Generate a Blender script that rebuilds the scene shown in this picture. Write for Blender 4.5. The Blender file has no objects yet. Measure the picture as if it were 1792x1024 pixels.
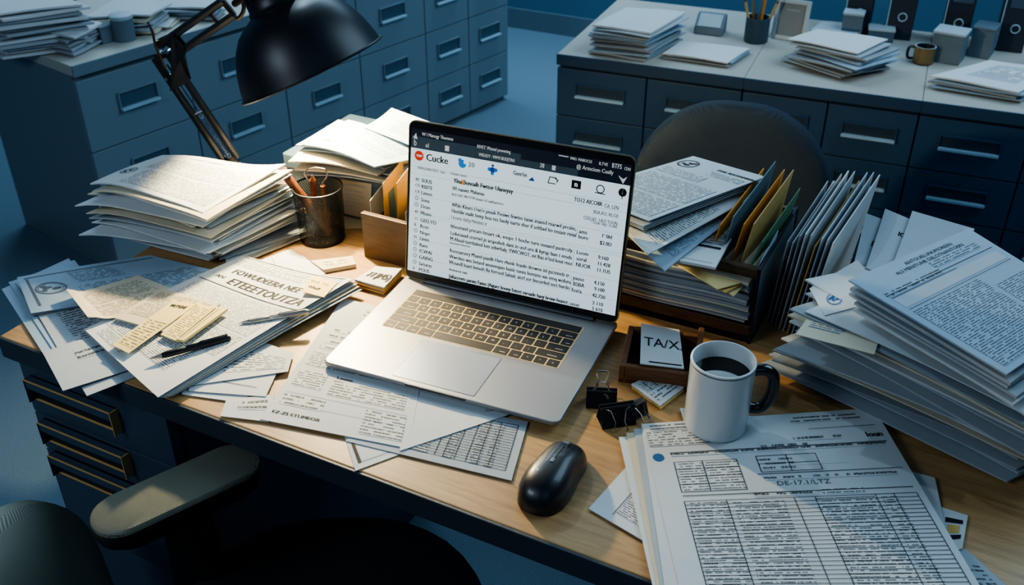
import bpy, math, random
from mathutils import Vector, Matrix, noise
random.seed(7)
T = 0.74                                   # desk top height
# ------------------------------------------------------------------ camera model (desk-aligned world)
F, PITCH, CH, YAW = 1750.5, .5577, .8243, math.radians(27.2)
cp, sp, cy, sy = math.cos(PITCH), math.sin(PITCH), math.cos(YAW), math.sin(YAW)
CAM = Vector((0, 0, T + CH))
def ray(u, v):
    a, b = (u - 896) / F, (512 - v) / F
    x, y, z = a, b * sp + cp, b * cp - sp
    return Vector((x * cy - y * sy, x * sy + y * cy, z))
def PX(u, v, h=0.0):                       # point at height h over the desk top that the photo shows at u, v
    d = ray(u, v); return CAM + d * ((h - CH) / d.z)
def PV(u, v, P0, ang):                     # the same on an upright plane through P0 running along ang
    d = ray(u, v); n = Vector((-math.sin(ang), math.cos(ang), 0))
    return CAM + d * ((P0 - CAM).dot(n) / d.dot(n))
def PP(u, v, P0, n):
    d = ray(u, v); return CAM + d * ((P0 - CAM).dot(n) / d.dot(n))
RT = Vector((cy, sy, 0)); UPV = Vector((-sp * sy, sp * cy, cp)); FW = Vector((-cp * sy, cp * cy, -sp))
COL = bpy.context.scene.collection
# ------------------------------------------------------------------ materials
def nd(nt, typ, **kw):
    n = nt.nodes.new(typ)
    for k, v in kw.items(): setattr(n, k, v)
    return n
def mth(nt, op, a, b=None, c=None):
    n = nd(nt, 'ShaderNodeMath', operation=op)
    for i, x in enumerate((a, b, c)):
        if x is None: continue
        if isinstance(x, (int, float)): n.inputs[i].default_value = x
        else: nt.links.new(x, n.inputs[i])
    return n.outputs[0]
def mixc(nt, fac, a, b):
    n = nd(nt, 'ShaderNodeMix', data_type='RGBA')
    for i, x in ((0, fac), (6, a), (7, b)):
        if isinstance(x, (int, float)): n.inputs[i].default_value = x
        elif isinstance(x, tuple): n.inputs[i].default_value = (*x, 1) if len(x) == 3 else x
        else: nt.links.new(x, n.inputs[i])
    return n.outputs[2]
def hx(s):
    c = [int(s[i:i + 2], 16) / 255 for i in (0, 2, 4)]
    return tuple(x / 12.92 if x <= .04045 else ((x + .055) / 1.055) ** 2.4 for x in c)
MATS = {}
def mat(name, col, rough=.5, metal=0, var=.08, scale=30, bump=0, bscale=200, emit=0, coat=0, spec=.5, stretch=None):
    if isinstance(col, str): col = hx(col)
    m = bpy.data.materials.new(name); m.use_nodes = True; nt = m.node_tree; b = nt.nodes['Principled BSDF']
    tc = nd(nt, 'ShaderNodeTexCoord'); vec = tc.outputs['Object']
    if stretch:
        mp = nd(nt, 'ShaderNodeMapping'); mp.inputs['Scale'].default_value = stretch
        nt.links.new(vec, mp.inputs[0]); vec = mp.outputs[0]
    ns = nd(nt, 'ShaderNodeTexNoise'); ns.inputs['Scale'].default_value = scale; ns.inputs['Detail'].default_value = 4
    nt.links.new(vec, ns.inputs['Vector'])
    dark = tuple(c * (1 - var * 2) for c in col); lite = tuple(min(1, c * (1 + var)) for c in col)
    nt.links.new(mixc(nt, ns.outputs[0], dark, lite), b.inputs['Base Color'])
    b.inputs['Roughness'].default_value = rough; b.inputs['Metallic'].default_value = metal
    b.inputs['Coat Weight'].default_value = coat; b.inputs['Specular IOR Level'].default_value = spec
    if emit:
        b.inputs['Emission Color'].default_value = (*col, 1); b.inputs['Emission Strength'].default_value = emit
    if bump:
        n2 = nd(nt, 'ShaderNodeTexNoise'); n2.inputs['Scale'].default_value = bscale; n2.inputs['Detail'].default_value = 3
        nt.links.new(vec, n2.inputs['Vector'])
        bp = nd(nt, 'ShaderNodeBump'); bp.inputs['Strength'].default_value = bump; bp.inputs['Distance'].default_value = .002
        nt.links.new(n2.outputs[0], bp.inputs['Height']); nt.links.new(bp.outputs[0], b.inputs['Normal'])
    MATS[name] = m; return m
def fabric(name, c1, c2, scale, strength=.6):
    m = bpy.data.materials.new(name); m.use_nodes = True; nt = m.node_tree; b = nt.nodes['Principled BSDF']
    tc = nd(nt, 'ShaderNodeTexCoord'); sx = nd(nt, 'ShaderNodeSeparateXYZ'); nt.links.new(tc.outputs['Object'], sx.inputs[0])
    v = mth(nt, 'ADD', mth(nt, 'MULTIPLY', sx.outputs[1], .8), sx.outputs[2]); k = scale * 4
    a = mth(nt, 'SINE', mth(nt, 'MULTIPLY', mth(nt, 'ADD', sx.outputs[0], v), k)); c = mth(nt, 'SINE', mth(nt, 'MULTIPLY', mth(nt, 'SUBTRACT', sx.outputs[0], v), k))
    f = mth(nt, 'ADD', mth(nt, 'MULTIPLY', mth(nt, 'MULTIPLY', a, c), .5), .5)
    nt.links.new(mixc(nt, f, c1, c2), b.inputs['Base Color']); b.inputs['Roughness'].default_value = .75
    b.inputs['Specular IOR Level'].default_value = .35
    bp = nd(nt, 'ShaderNodeBump'); bp.inputs['Strength'].default_value = strength; bp.inputs['Distance'].default_value = .001; bp.invert = True
    nt.links.new(f, bp.inputs['Height']); nt.links.new(bp.outputs[0], b.inputs['Normal'])
    MATS[name] = m; return m
def wood(name, c1, c2, scale=9, stretch=(1, 14, 14), rough=.45):
    m = bpy.data.materials.new(name); m.use_nodes = True; nt = m.node_tree; b = nt.nodes['Principled BSDF']
    tc = nd(nt, 'ShaderNodeTexCoord'); mp = nd(nt, 'ShaderNodeMapping'); mp.inputs['Scale'].default_value = stretch
    nt.links.new(tc.outputs['Object'], mp.inputs[0])
    n1 = nd(nt, 'ShaderNodeTexNoise'); n1.inputs['Scale'].default_value = scale; n1.inputs['Detail'].default_value = 8; n1.inputs['Distortion'].default_value = .6
    nt.links.new(mp.outputs[0], n1.inputs['Vector'])
    n2 = nd(nt, 'ShaderNodeTexNoise'); n2.inputs['Scale'].default_value = scale * 6; n2.inputs['Detail'].default_value = 4
    nt.links.new(mp.outputs[0], n2.inputs['Vector'])
    f = mth(nt, 'ADD', mth(nt, 'MULTIPLY', n1.outputs[0], .75), mth(nt, 'MULTIPLY', n2.outputs[0], .35))
    r = nd(nt, 'ShaderNodeMapRange'); r.inputs[1].default_value = .35; r.inputs[2].default_value = .75
    nt.links.new(f, r.inputs[0])
    nt.links.new(mixc(nt, r.outputs[0], hx(c1), hx(c2)), b.inputs['Base Color']); b.inputs['Roughness'].default_value = rough
    bp = nd(nt, 'ShaderNodeBump'); bp.inputs['Strength'].default_value = .12; bp.inputs['Distance'].default_value = .001
    nt.links.new(f, bp.inputs['Height']); nt.links.new(bp.outputs[0], b.inputs['Normal'])
    MATS[name] = m; return m
def body(name, paper, ink, dens=.44):      # rows of print, driven by UV (u: letters, v: lines)
    m = bpy.data.materials.new(name); m.use_nodes = True; nt = m.node_tree; b = nt.nodes['Principled BSDF']
    uv = nd(nt, 'ShaderNodeUVMap'); uv.uv_map = 'UVMap'; sx = nd(nt, 'ShaderNodeSeparateXYZ'); nt.links.new(uv.outputs[0], sx.inputs[0])
    u, v = sx.outputs[0], sx.outputs[1]
    fl = mth(nt, 'FLOOR', v); fv = mth(nt, 'FRACT', v)
    row = mth(nt, 'MULTIPLY', mth(nt, 'GREATER_THAN', fv, .27), mth(nt, 'LESS_THAN', fv, .73))
    def nz(a, bb, sc):
        c = nd(nt, 'ShaderNodeCombineXYZ'); nt.links.new(a, c.inputs[0]); nt.links.new(bb, c.inputs[1])
        n = nd(nt, 'ShaderNodeTexNoise'); n.inputs['Scale'].default_value = sc; n.inputs['Detail'].default_value = 1; nt.links.new(c.outputs[0], n.inputs['Vector'])
        return n.outputs[0]
    wordm = mth(nt, 'GREATER_THAN', nz(mth(nt, 'MULTIPLY', u, .3), mth(nt, 'MULTIPLY', fl, 7.3), 1), dens)
    let = nz(mth(nt, 'MULTIPLY', u, 1.5), mth(nt, 'MULTIPLY', v, 3.1), 1)
    lm = nd(nt, 'ShaderNodeMapRange'); lm.inputs[1].default_value = .40; lm.inputs[2].default_value = .52; nt.links.new(let, lm.inputs[0])
    k = mth(nt, 'MULTIPLY', mth(nt, 'MULTIPLY', row, wordm), mth(nt, 'ADD', mth(nt, 'MULTIPLY', lm.outputs[0], .5), .36))
    nt.links.new(mixc(nt, k, hx(paper), hx('15171b')), b.inputs['Base Color']); b.inputs['Roughness'].default_value = .75
    b.inputs['Specular IOR Level'].default_value = .2
    MATS[name] = m; return m
PAPERS = {'white': 'c6cbcc', 'grey': 'a2abb1', 'cream': 'c6bda6', 'blue': '94a9b9', 'manila': 'c9a866', 'yellow': 'dcc98d', 'dim': '8f979c'}  # blue and dim tints put the cool room light into the paper colour
for k, c in PAPERS.items():
    mat('paper_' + k, c, .8, var=.035, scale=25, bump=.12, bscale=90, spec=.2)
    body('print_' + k, c, '23262c')
mat('ink', '1b1d22', .7, var=.02, spec=.2); mat('ink_grey', '5c6167', .7, var=.02, spec=.2); mat('ink_blue', '2f5f8f', .7, var=.02, spec=.2)
mat('shade_band', 'a6b0b8', .8, var=.06)
mat('orange_card', 'c98524', .7, var=.06); mat('green_card', '4f7a5a', .7, var=.1); mat('slate_card', '55707c', .7, var=.06); mat('tan_card', 'b9995a', .7, var=.05)
wood('desk_wood', '947048', 'bd9764', 7, (1.2, 16, 16), .42)
wood('dark_wood', '4a2e1c', '7c5233', 14, (2, 2, 26), .5); wood('walnut', '24170e', '4f3622', 10, (3, 3, 26), .5)
wood('pencil_wood', '3f200f', '6a3b1e', 30, (6, 6, 1), .5)
mat('desk_edge', '2b333c', .5, var=.05); mat('pedestal', '323e4c', .5, var=.04, scale=8); mat('pedestal_front', '364453', .45, var=.04, scale=8)
mat('slot_dark', '0b0e13', .5); mat('trim_metal', 'c7a060', .4)
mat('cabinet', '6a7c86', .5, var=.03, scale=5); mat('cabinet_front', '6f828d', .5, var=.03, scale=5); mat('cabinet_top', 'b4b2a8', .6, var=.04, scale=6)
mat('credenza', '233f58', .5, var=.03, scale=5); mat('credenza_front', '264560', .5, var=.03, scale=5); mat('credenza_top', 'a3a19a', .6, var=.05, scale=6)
mat('handle_metal', 'a9c6d6', .4, metal=.1); mat('recess', '3d5462', .5); mat('recess_dark', '223646', .5)
mat('lamp_black', '10141a', .40, var=.02); mat('lamp_inner', 'f2ead8', .6); mat('chrome', 'c8ccd0', .18, metal=1); mat('brown_joint', '2b1d14', .4)
mat('aluminium', '97999d', .46, metal=.7, var=.015, scale=200); mat('alu_dark', '4a4c50', .4, metal=.7); mat('trackpad', 'b2b4b8', .3, metal=.6, var=.01)
mat('key_black', '10141b', .6, var=.03); mat('key_legend', 'c9c6bd', .5, emit=.25); mat('key_well', 'd8bd86', .45, emit=.12)  # key_well has a faint glow added so the gaps between keys show
mat('bezel', '0d1014', .3); mat('gilt_edge', 'b39a5c', .3, metal=.8)
mat('mug_white', 'c4cbce', .22, var=.01, coat=.4); mat('mug_black', '0c0e11', .25, coat=.4); mat('coffee', '120a08', .08, var=.01)
mat('mouse_black', '15181c', .38, var=.02, coat=.15); mat('mouse_grey', '6d7276', .3, metal=.6)
mat('clip_black', '111419', .3, coat=.3); mat('wire', 'b9b4aa', .2, metal=1); mat('cup_wire', '2a2f35', .35, metal=.7)
mat('tray_wire', '6f7f88', .4, metal=.2); mat('red_pencil', '5c2416', .5); mat('pen_silver', 'b5b4ac', .25, metal=.6); mat('pen_black', '101318', .35)
fabric('mesh_fabric', hx('dcdec8'), hx('4a504c'), 420); fabric('dark_fabric', hx('1c3144'), hx('0a1622'), 330, .4); fabric('seat_fabric', hx('1a1e26'), hx('0c0e13'), 420, .3)
fabric('arm_fabric', hx('7e8072'), hx('3c3e37'), 520, .5); mat('plastic', '101319', .45)
mat('bg_pot', '314654', .5); mat('bg_box', '5d6f7b', .6); mat('bg_box_lid', '9fb0b8', .6); mat('bg_frame', 'b4bdc0', .5); mat('bg_photo', '65757f', .4); mat('bg_dark', '1c2838', .5); mat('bg_plate', '3f5468', .4)
mat('bg_brass', '8a744e', .4, metal=.5); mat('box_grey', '465c69', .6, var=.04)
mat('wall_paint', '4f7891', .8, var=.05, scale=2)
mat('carpet', '647c8c', .95, var=.22, scale=260, bump=.8, bscale=340)
mat('red_dot', 'e0401f', .5, emit=.5); mat('blue_dot', '2a86d0', .5, emit=.5); mat('orange_dot', 'f0a020', .5, emit=.5); mat('navy_dot', '1d4a9a', .5, emit=.3)
mat('lcd_white', 'cfe0e6', .35, var=.012, scale=6, emit=.95); mat('lcd_dark', '141b29', .35, emit=.5); mat('lcd_tab', '3b4b55', .35, emit=.35); mat('lcd_glow_text', 'd6d6cf', .5, emit=.5); mat('lcd_line', 'a9bcc4', .5, emit=.25)
mat('bulb', 'ffe0a8', .4, emit=12)
# ------------------------------------------------------------------ mesh builder
GLY = {}
def glyphs(s):
    if s in GLY: return GLY[s]
    c = bpy.data.curves.new('t', 'FONT'); c.body = s; c.size = 1; c.resolution_u = 2
    o = bpy.data.objects.new('t', c); COL.objects.link(o); bpy.context.view_layer.update()
    me = o.to_mesh(); r = ([(v.co.x, v.co.y) for v in me.vertices], [tuple(p.vertices) for p in me.polygons])
    o.to_mesh_clear(); bpy.data.objects.remove(o); bpy.data.curves.remove(c)
    w = max((x for x, y in r[0]), default=0); GLY[s] = (r[0], r[1], w); return GLY[s]
class MB:
    def __init__(s): s.v, s.f, s.m, s.uv, s.slots = [], [], [], {}, []
    def slot(s, name):
        if name not in s.slots: s.slots.append(name)
        return s.slots.index(name)
    def add(s, vs, fs, mname, uvs=None):
        o = len(s.v); k = s.slot(mname); s.v += [Vector(x) for x in vs]
        for f in fs:
            if uvs:
                s.uv[len(s.f)] = [uvs[i] for i in f]
            s.f.append([o + i for i in f]); s.m.append(k)
    def box(s, c, size, m, rz=0, M=None):
        x, y, z = (q / 2 for q in size); M = M or Matrix.Rotation(rz, 4, 'Z'); c = Vector(c)
        vs = [c + M @ Vector((a * x, b * y, d * z)) for d in (-1, 1) for a, b in ((-1, -1), (1, -1), (1, 1), (-1, 1))]
        s.add(vs, [(3, 2, 1, 0), (4, 5, 6, 7), (0, 1, 5, 4), (1, 2, 6, 5), (2, 3, 7, 6), (3, 0, 4, 7)], m)
    def hexa(s, b4, t4, m):
        s.add(list(b4) + list(t4), [(3, 2, 1, 0), (4, 5, 6, 7), (0, 1, 5, 4), (1, 2, 6, 5), (2, 3, 7, 6), (3, 0, 4, 7)], m)
    def prism(s, pts, d, m):
        n = len(pts); pts = [Vector(p) for p in pts]; d = Vector(d)
        s.add(pts + [p + d for p in pts], [tuple(range(n - 1, -1, -1)), tuple(range(n, 2 * n))] + [(i, (i + 1) % n, n + (i + 1) % n, n + i) for i in range(n)], m)
    def tube(s, path, r, m, seg=10, closed=False):
        path = [Vector(p) for p in path]; n = len(path); vs, fs = [], []; up = None
        for i, p in enumerate(path):
            a = path[(i - 1) % n] if (closed or i > 0) else p; b = path[(i + 1) % n] if (closed or i < n - 1) else p
            t = (b - a).normalized()
            if up is None: up = Vector((0, 0, 1)) if abs(t.z) < .9 else Vector((1, 0, 0))
            e1 = (up - t * up.dot(t)).normalized(); up = e1; e2 = t.cross(e1)
            rr = r[i] if isinstance(r, (list, tuple)) else r
            vs += [p + (e1 * math.cos(2 * math.pi * k / seg) + e2 * math.sin(2 * math.pi * k / seg)) * rr for k in range(seg)]
        for i in range(n if closed else n - 1):
            j = (i + 1) % n
            fs += [(i * seg + k, i * seg + (k + 1) % seg, j * seg + (k + 1) % seg, j * seg + k) for k in range(seg)]
        if not closed: fs += [tuple(range(seg - 1, -1, -1)), tuple(range((n - 1) * seg, n * seg))]
        s.add(vs, fs, m)
    def lathe(s, prof, m, seg=48, M=None, mats=None):
        M = M or Matrix.Identity(4); n = len(prof)
        vs = [M @ Vector((r * math.cos(2 * math.pi * k / seg), r * math.sin(2 * math.pi * k / seg), z)) for r, z in prof for k in range(seg)]
        for i in range(n - 1):
            mm = mats[i] if mats else m
            s.add([vs[i * seg + k] for k in range(seg)] + [vs[(i + 1) * seg + k] for k in range(seg)], [(k, (k + 1) % seg, seg + (k + 1) % seg, seg + k) for k in range(seg)], mm)
    def text(s, string, fn, m):              # fn maps glyph metres to 3-D
        vs, fs, w = glyphs(string)
        s.add([fn(x, y) for x, y in vs], fs, m)
    def build(s, name, parent=None, loc=None, smooth=False, bevel=0, bseg=2, weld=False):
        me = bpy.data.meshes.new(name); loc = Vector(loc) if loc is not None else Vector((0, 0, 0))
        me.from_pydata([v - loc for v in s.v], [], s.f)
        for k in s.slots: me.materials.append(MATS[k])
        me.polygons.foreach_set('material_index', s.m)
        if s.uv:
            l = me.uv_layers.new(name='UVMap')
            for i, p in enumerate(me.polygons):
                if i in s.uv:
                    for q, li in enumerate(p.loop_indices): l.data[li].uv = s.uv[i][q]
        if weld or smooth:
            import bmesh
            b = bmesh.new(); b.from_mesh(me)
            bmesh.ops.remove_doubles(b, verts=b.verts, dist=1e-5)
            bmesh.ops.recalc_face_normals(b, faces=b.faces); b.to_mesh(me); b.free()
        if smooth:
            me.polygons.foreach_set('use_smooth', [True] * len(me.polygons)); me.set_sharp_from_angle(angle=math.radians(38))
        o = bpy.data.objects.new(name, me); COL.objects.link(o); o.location = loc
        if parent is not None: o.parent = parent; o.location = loc if parent.type != 'EMPTY' or True else loc
        if bevel:
            md = o.modifiers.new('bevel', 'BEVEL'); md.width = bevel; md.segments = bseg; md.limit_method = 'ANGLE'; md.angle_limit = math.radians(40)
        return o
def tag(o, label, cat, group=None, kind=None):
    if label: o['label'] = label
    if cat: o['category'] = cat
    if group: o['group'] = group
    if kind: o['kind'] = kind
    return o
def thing(name, label, cat, loc=(0, 0, 0), rz=0, group=None):
    o = bpy.data.objects.new(name, None); COL.objects.link(o); o.location = loc; o.rotation_euler = (0, 0, rz); o.empty_display_size = .05
    return tag(o, label, cat, group)
def dup(root, loc, rz, label, group=None):
    r = root.copy(); COL.objects.link(r); r.location = loc; r.rotation_euler = (0, 0, rz); r['label'] = label
    if group: r['group'] = group
    for ch in list(root.children):
        c = ch.copy(); COL.objects.link(c); c.parent = r
        for g in list(ch.children):
            d = g.copy(); COL.objects.link(d); d.parent = c
    return r
def struct(o): o['kind'] = 'structure'; return o
# ------------------------------------------------------------------ paper
def sheet(name, label, cat, C, bend=None, th=.0012, m='white', items=(), group=None, n=(14, 18), off=.0004, parent=None, card=None):
    C = [Vector(c) for c in C]; bend = bend or (lambda s, t: 0)
    base = card or ('paper_' + m); pr = 'print_' + (m if m in PAPERS else 'white')
    w = (C[1] - C[0]).length; h = (C[3] - C[0]).length
    def P(s, t, dz=0):
        q = C[0] * (1 - s) * (1 - t) + C[1] * s * (1 - t) + C[2] * s * t + C[3] * (1 - s) * t
        return q + Vector((0, 0, bend(s, t) + dz))
    mb = MB(); nx, ny = n; W = nx + 1
    top = [P(i / nx, j / ny) for j in range(ny + 1) for i in range(nx + 1)]
    bot = [p - Vector((0, 0, th)) for p in top]; N = len(top)
    fs = []
    for j in range(ny):
        for i in range(nx):
            a = j * W + i; fs += [(a, a + W, a + W + 1, a + 1), (N + a, N + a + 1, N + a + W + 1, N + a + W)]
    rim = [i for i in range(W)] + [j * W + nx for j in range(1, ny + 1)] + [ny * W + i for i in range(nx - 1, -1, -1)] + [j * W for j in range(ny - 1, 0, -1)]
    for k in range(len(rim)):
        a, b = rim[k], rim[(k + 1) % len(rim)]; fs.append((a, b, N + b, N + a))
    mb.add(top + bot, fs, base)
    def quad(s0, t0, s1, t1, mm, uv=None, k=(8, 8), o=off):
        kx, ky = k
        vs = [P(s0 + (s1 - s0) * i / kx, t0 + (t1 - t0) * j / ky, o) for j in range(ky + 1) for i in range(kx + 1)]
        uvs = [(uv[0] + uv[2] * i / kx, uv[1] + uv[3] * j / ky) for j in range(ky + 1) for i in range(kx + 1)] if uv else None
        mb.add(vs, [(j * (kx + 1) + i, (j + 1) * (kx + 1) + i, (j + 1) * (kx + 1) + i + 1, j * (kx + 1) + i + 1) for j in range(ky) for i in range(kx)], mm, uvs)
    for it in items:
        k = it[0]
        if k == 'T':                        # s, t, size, string, material, extra stretch
            _, s, t, sz, st = it[:5]; mm = it[5] if len(it) > 5 else 'ink'; ex = it[6] if len(it) > 6 else 1
            for bo in ((0, 0), (sz * .04, 0), (sz * .08, 0)) if len(it) > 7 else ((0, 0),):
                mb.text(st, lambda x, y: P(s + (x * sz * ex + bo[0]) / w, t - y * sz / h, off * (1.2 + bo[0])), mm)
        elif k == 'B':
            _, s0, t0, s1, t1, nl = it; nl = nl if nl < 4 else round(nl * 1.4); lh = (t1 - t0) * h / nl; sd = random.random() * 500
            quad(s0, t0, s1, t1, pr, (sd, int(sd) * 3, (s1 - s0) * w / (lh * .42), nl))
        elif k == 'R':                      # rule: straight from s0,t0 to s1,t1 with thickness in metres
            _, s0, t0, s1, t1, r = it[:6]; mm = it[6] if len(it) > 6 else 'ink'
            if abs(s1 - s0) * w > abs(t1 - t0) * h: quad(s0, t0 - r / h / 2, s1, t1 + r / h / 2, mm, None, (10, 1), off * 1.6)
            else: quad(s0 - r / w / 2, t0, s1 + r / w / 2, t1, mm, None, (1, 10), off * 1.6)
        elif k == 'X':
            _, s0, t0, s1, t1, mm = it; quad(s0, t0, s1, t1, mm, None, (6, 6), off * .7)
        elif k == 'S':                      # round seal
            _, s, t, r = it[:4]; mm = it[4] if len(it) > 4 else 'ink_grey'
            def ring(r0, r1, sg=28):
                vs = [P(s + rr * math.cos(6.2832 * q / sg) / w, t + rr * math.sin(6.2832 * q / sg) / h, off * 1.3) for rr in (r0, r1) for q in range(sg)]
                mb.add(vs, [(q, (q + 1) % sg, sg + (q + 1) % sg, sg + q) for q in range(sg)], mm)
            ring(r, r * .9); ring(r * .82, r * .78)
            for q in range(9):
                a, b = 6.28 * random.random(), .2 + .45 * random.random(); c, e = s + r * b * math.cos(a) / w, t + r * b * math.sin(a) / h
                quad(c - .14 * r / w, e - .1 * r / h, c + .22 * r / w, e + .16 * r / h, mm, None, (1, 1), off * 1.3)
        elif k == 'G':                      # ruled table s0,t0,s1,t1, columns list, rows
            _, s0, t0, s1, t1, cols, nr = it
            for q in range(nr + 1):
                t = t0 + (t1 - t0) * q / nr; quad(s0, t - .00035 / h, s1, t + .00035 / h, 'ink', None, (10, 1), off * 1.6)
            for cc in cols:
                s = s0 + (s1 - s0) * cc; quad(s - .0004 / w, t0, s + .0004 / w, t1, 'ink', None, (1, 10), off * 1.6)
        elif k == 'D':                      # punched hole
            _, s, t, r = it
            mb.add([P(s + r * math.cos(.3927 * q) / w, t + r * math.sin(.3927 * q) / h, off) for q in range(16)], [tuple(range(15, -1, -1))], 'ink_blue')
    loc = sum(C, Vector()) / 4
    o = mb.build(name, parent, loc if parent is None else None, smooth=False)
    sm = [p.material_index == 0 and len(p.vertices) == 4 for p in o.data.polygons]
    return tag(o, label, cat, group)
def quadpx(h, *pts): return [PX(*p, h) if len(p) == 2 else PX(*p) for p in pts]
def jit(C, dx, dy, rot):
    c = sum(C, Vector()) / 4; R = Matrix.Rotation(rot, 3, 'Z')
    return [c + Vector((dx, dy, 0)) + R @ (p - c) for p in C]
def page(nl=26, head=None, seal=None):
    it = []
    if head: it += [('T', .1, .1, .011, head)]
    if seal: it.append(('S', seal[0], seal[1], .014))
    it += [('B', .09, .16, .91, .42, nl // 3), ('B', .09, .45, .91, .7, nl // 3), ('B', .09, .73, .7, .93, nl // 4)]
    return it
def stack(C0, C1, n, z0, z1, label, cat, group, rnd, bend, tops=(), mats=('white', 'grey', 'cream'), name='paper_sheaf', fill=.7, rr=.06, sd=1, n2=(10, 12), pick=None, wob=.2):
    rg = random.Random(sd); step = (z1 - z0) / n
    for k in range(n):
        f = k / max(1, n - 1)
        C = [a.lerp(b, f) for a, b in zip(C0, C1)]
        C = jit(C, rg.uniform(-rnd, rnd), rg.uniform(-rnd, rnd), rg.uniform(-rr, rr))
        zt = T + z0 + step * (k + 1)
        C = [Vector((p.x, p.y, zt)) for p in C]
        th = step * rg.uniform(fill * .5, fill); amp = .55 + .45 * f; ph = rg.uniform(0, 6); w = step * wob
        bf = (lambda amp, ph, w: lambda s, t: amp * bend(s, t) + w * math.sin(5 * s + ph) * math.sin(4 * t + ph * 2))(amp, ph, w)
        nm, lb, ca, it, mm = name, label, cat, (), rg.choice(mats)
        if pick and k in pick: nm, lb, ca, it, mm = pick[k]
        sheet(nm, lb, ca, C, bf, th, mm, it, group, n2)
# ================================================================== SETTING
fb = MB(); fb.box((-.5, 2.6, -.01), (9, 9.4, .02), 'carpet'); struct(fb.build('floor'))
yw = PX(930, 52, -T).y
w = MB(); w.box((-.5, yw + .05, 1.4), (9, .1, 2.8), 'wall_paint'); struct(w.build('wall_back'))
w = MB(); w.box((-.5, yw - .006, .05), (9, .012, .1), 'cabinet'); struct(w.build('baseboard_back'))
w = MB(); w.box((-5.05, 2.6, 1.4), (.1, 9.4, 2.8), 'wall_paint'); struct(w.build('wall_left'))
# ================================================================== DESK
XL, XR, YF, YB = -1.213, .75, .728, 1.49
desk = thing('office_desk', 'wide office desk with pale wood top and dark drawer pedestal, covered in papers', 'desk', (XL, YF, 0))
L = lambda x, y, z: (x - XL, y - YF, z)
m = MB(); m.box(L((XL + XR) / 2, (YF + YB) / 2, T - .0165), (XR - XL, YB - YF, .033), 'desk_wood'); m.build('desktop', desk, bevel=.002)
m = MB(); m.box(L((XL + XR) / 2, YF - .001, T - .018), (XR - XL + .002, .006, .034), 'desk_edge'); m.build('edge_band', desk, bevel=.001)
PY = YF + .012                              # plane of the drawer fronts
f0 = Vector((0, PY, 0)); vp = lambda u, v: PV(u, v, f0, 0)
xa, xb, xc = vp(30, 632).x, vp(293, 735).x, vp(655, 880).x
m = MB(); m.box(L((xa + xb) / 2, (PY + .02 + YB - .12) / 2, .351), (xb - xa, YB - .12 - PY - .02, .7), 'pedestal'); m.build('pedestal', desk, bevel=.002)
ztop = vp(293, 731).z
m = MB(); m.box(L((XR - .03), (YF + YB) / 2, .351), (.04, YB - YF - .1, .7), 'pedestal'); m.build('leg_panel', desk, bevel=.002)
hz = [((53, 655), (213, 745)), ((82, 730), (232, 822)), ((113, 800), (262, 878))]
zs = []
for (a, b) in hz:
    zs.append(((vp(*a).z + vp(*b).z) / 2, vp(*a).x, vp(*b).x))
edges = [ztop - .004] + [(zs[i][0] + zs[i + 1][0]) / 2 - .02 for i in range(2)] + [zs[2][0] - .16]
for i in range(3):
    z1, z0 = edges[i], edges[i + 1] + .003
    m = MB(); m.box(L((xa + xb) / 2, PY + .01, (z0 + z1) / 2), (xb - xa - .006, .02, z1 - z0), 'pedestal_front'); d = m.build('drawer', desk, bevel=.0012)
    x0, x1 = zs[0][1] + .002, zs[0][2]; zc = zs[i][0] - .005; hh = .042
    h = MB(); xm = (x0 + x1) / 2; y0 = PY - .0015
    h.box(L(xm, y0, zc), (x1 - x0, .003, hh), 'slot_dark')
    h.box(L(xm, y0 - .013, zc + hh / 2), (x1 - x0, .002, .0016), 'trim_metal'); h.box(L(xm, y0 - .0025, zc - hh / 2), (x1 - x0, .003, .0018), 'trim_metal')
    h.box(L(x1, y0 - .0065, zc), (.0015, .015, hh), 'trim_metal'); h.box(L(x0, y0 - .0065, zc), (.0015, .015, hh), 'pedestal_front')
    h.box(L(xm, y0 - .0065, zc + hh * .32), (x1 - x0 - .003, .013, hh * .36), 'pedestal_front')
    h.build('recessed_handle', d)
# ================================================================== CHAIRS
def rounded(w, d, r, n=8):
    pts = []
    for cx, cyy, a0 in ((w / 2 - r, d / 2 - r, 0), (-w / 2 + r, d / 2 - r, 90), (-w / 2 + r, -d / 2 + r, 180), (w / 2 - r, -d / 2 + r, 270)):
        for k in range(n + 1):
            a = math.radians(a0 + 90 * k / n); pts.append((cx + r * math.cos(a), cyy + r * math.sin(a)))
    return pts
def pad(mb, pts, layers, mname, fn):        # layers: (scale inset, height); closed rounded cushion
    n = len(pts); vs, fs = [], []
    for (ins, z) in layers: vs += [fn(x * ins, y * ins, z) for x, y in pts]
    for i in range(len(layers) - 1): fs += [(i * n + k, i * n + (k + 1) % n, (i + 1) * n + (k + 1) % n, (i + 1) * n + k) for k in range(n)]
    for e, (ins, z) in ((0, layers[0]), (len(layers) - 1, layers[-1])):
        c = len(vs); vs.append(fn(0, 0, z)); fs += [((e * n + k), (e * n + (k + 1) % n), c) for k in range(n)]
    mb.add(vs, fs, mname)
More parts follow.
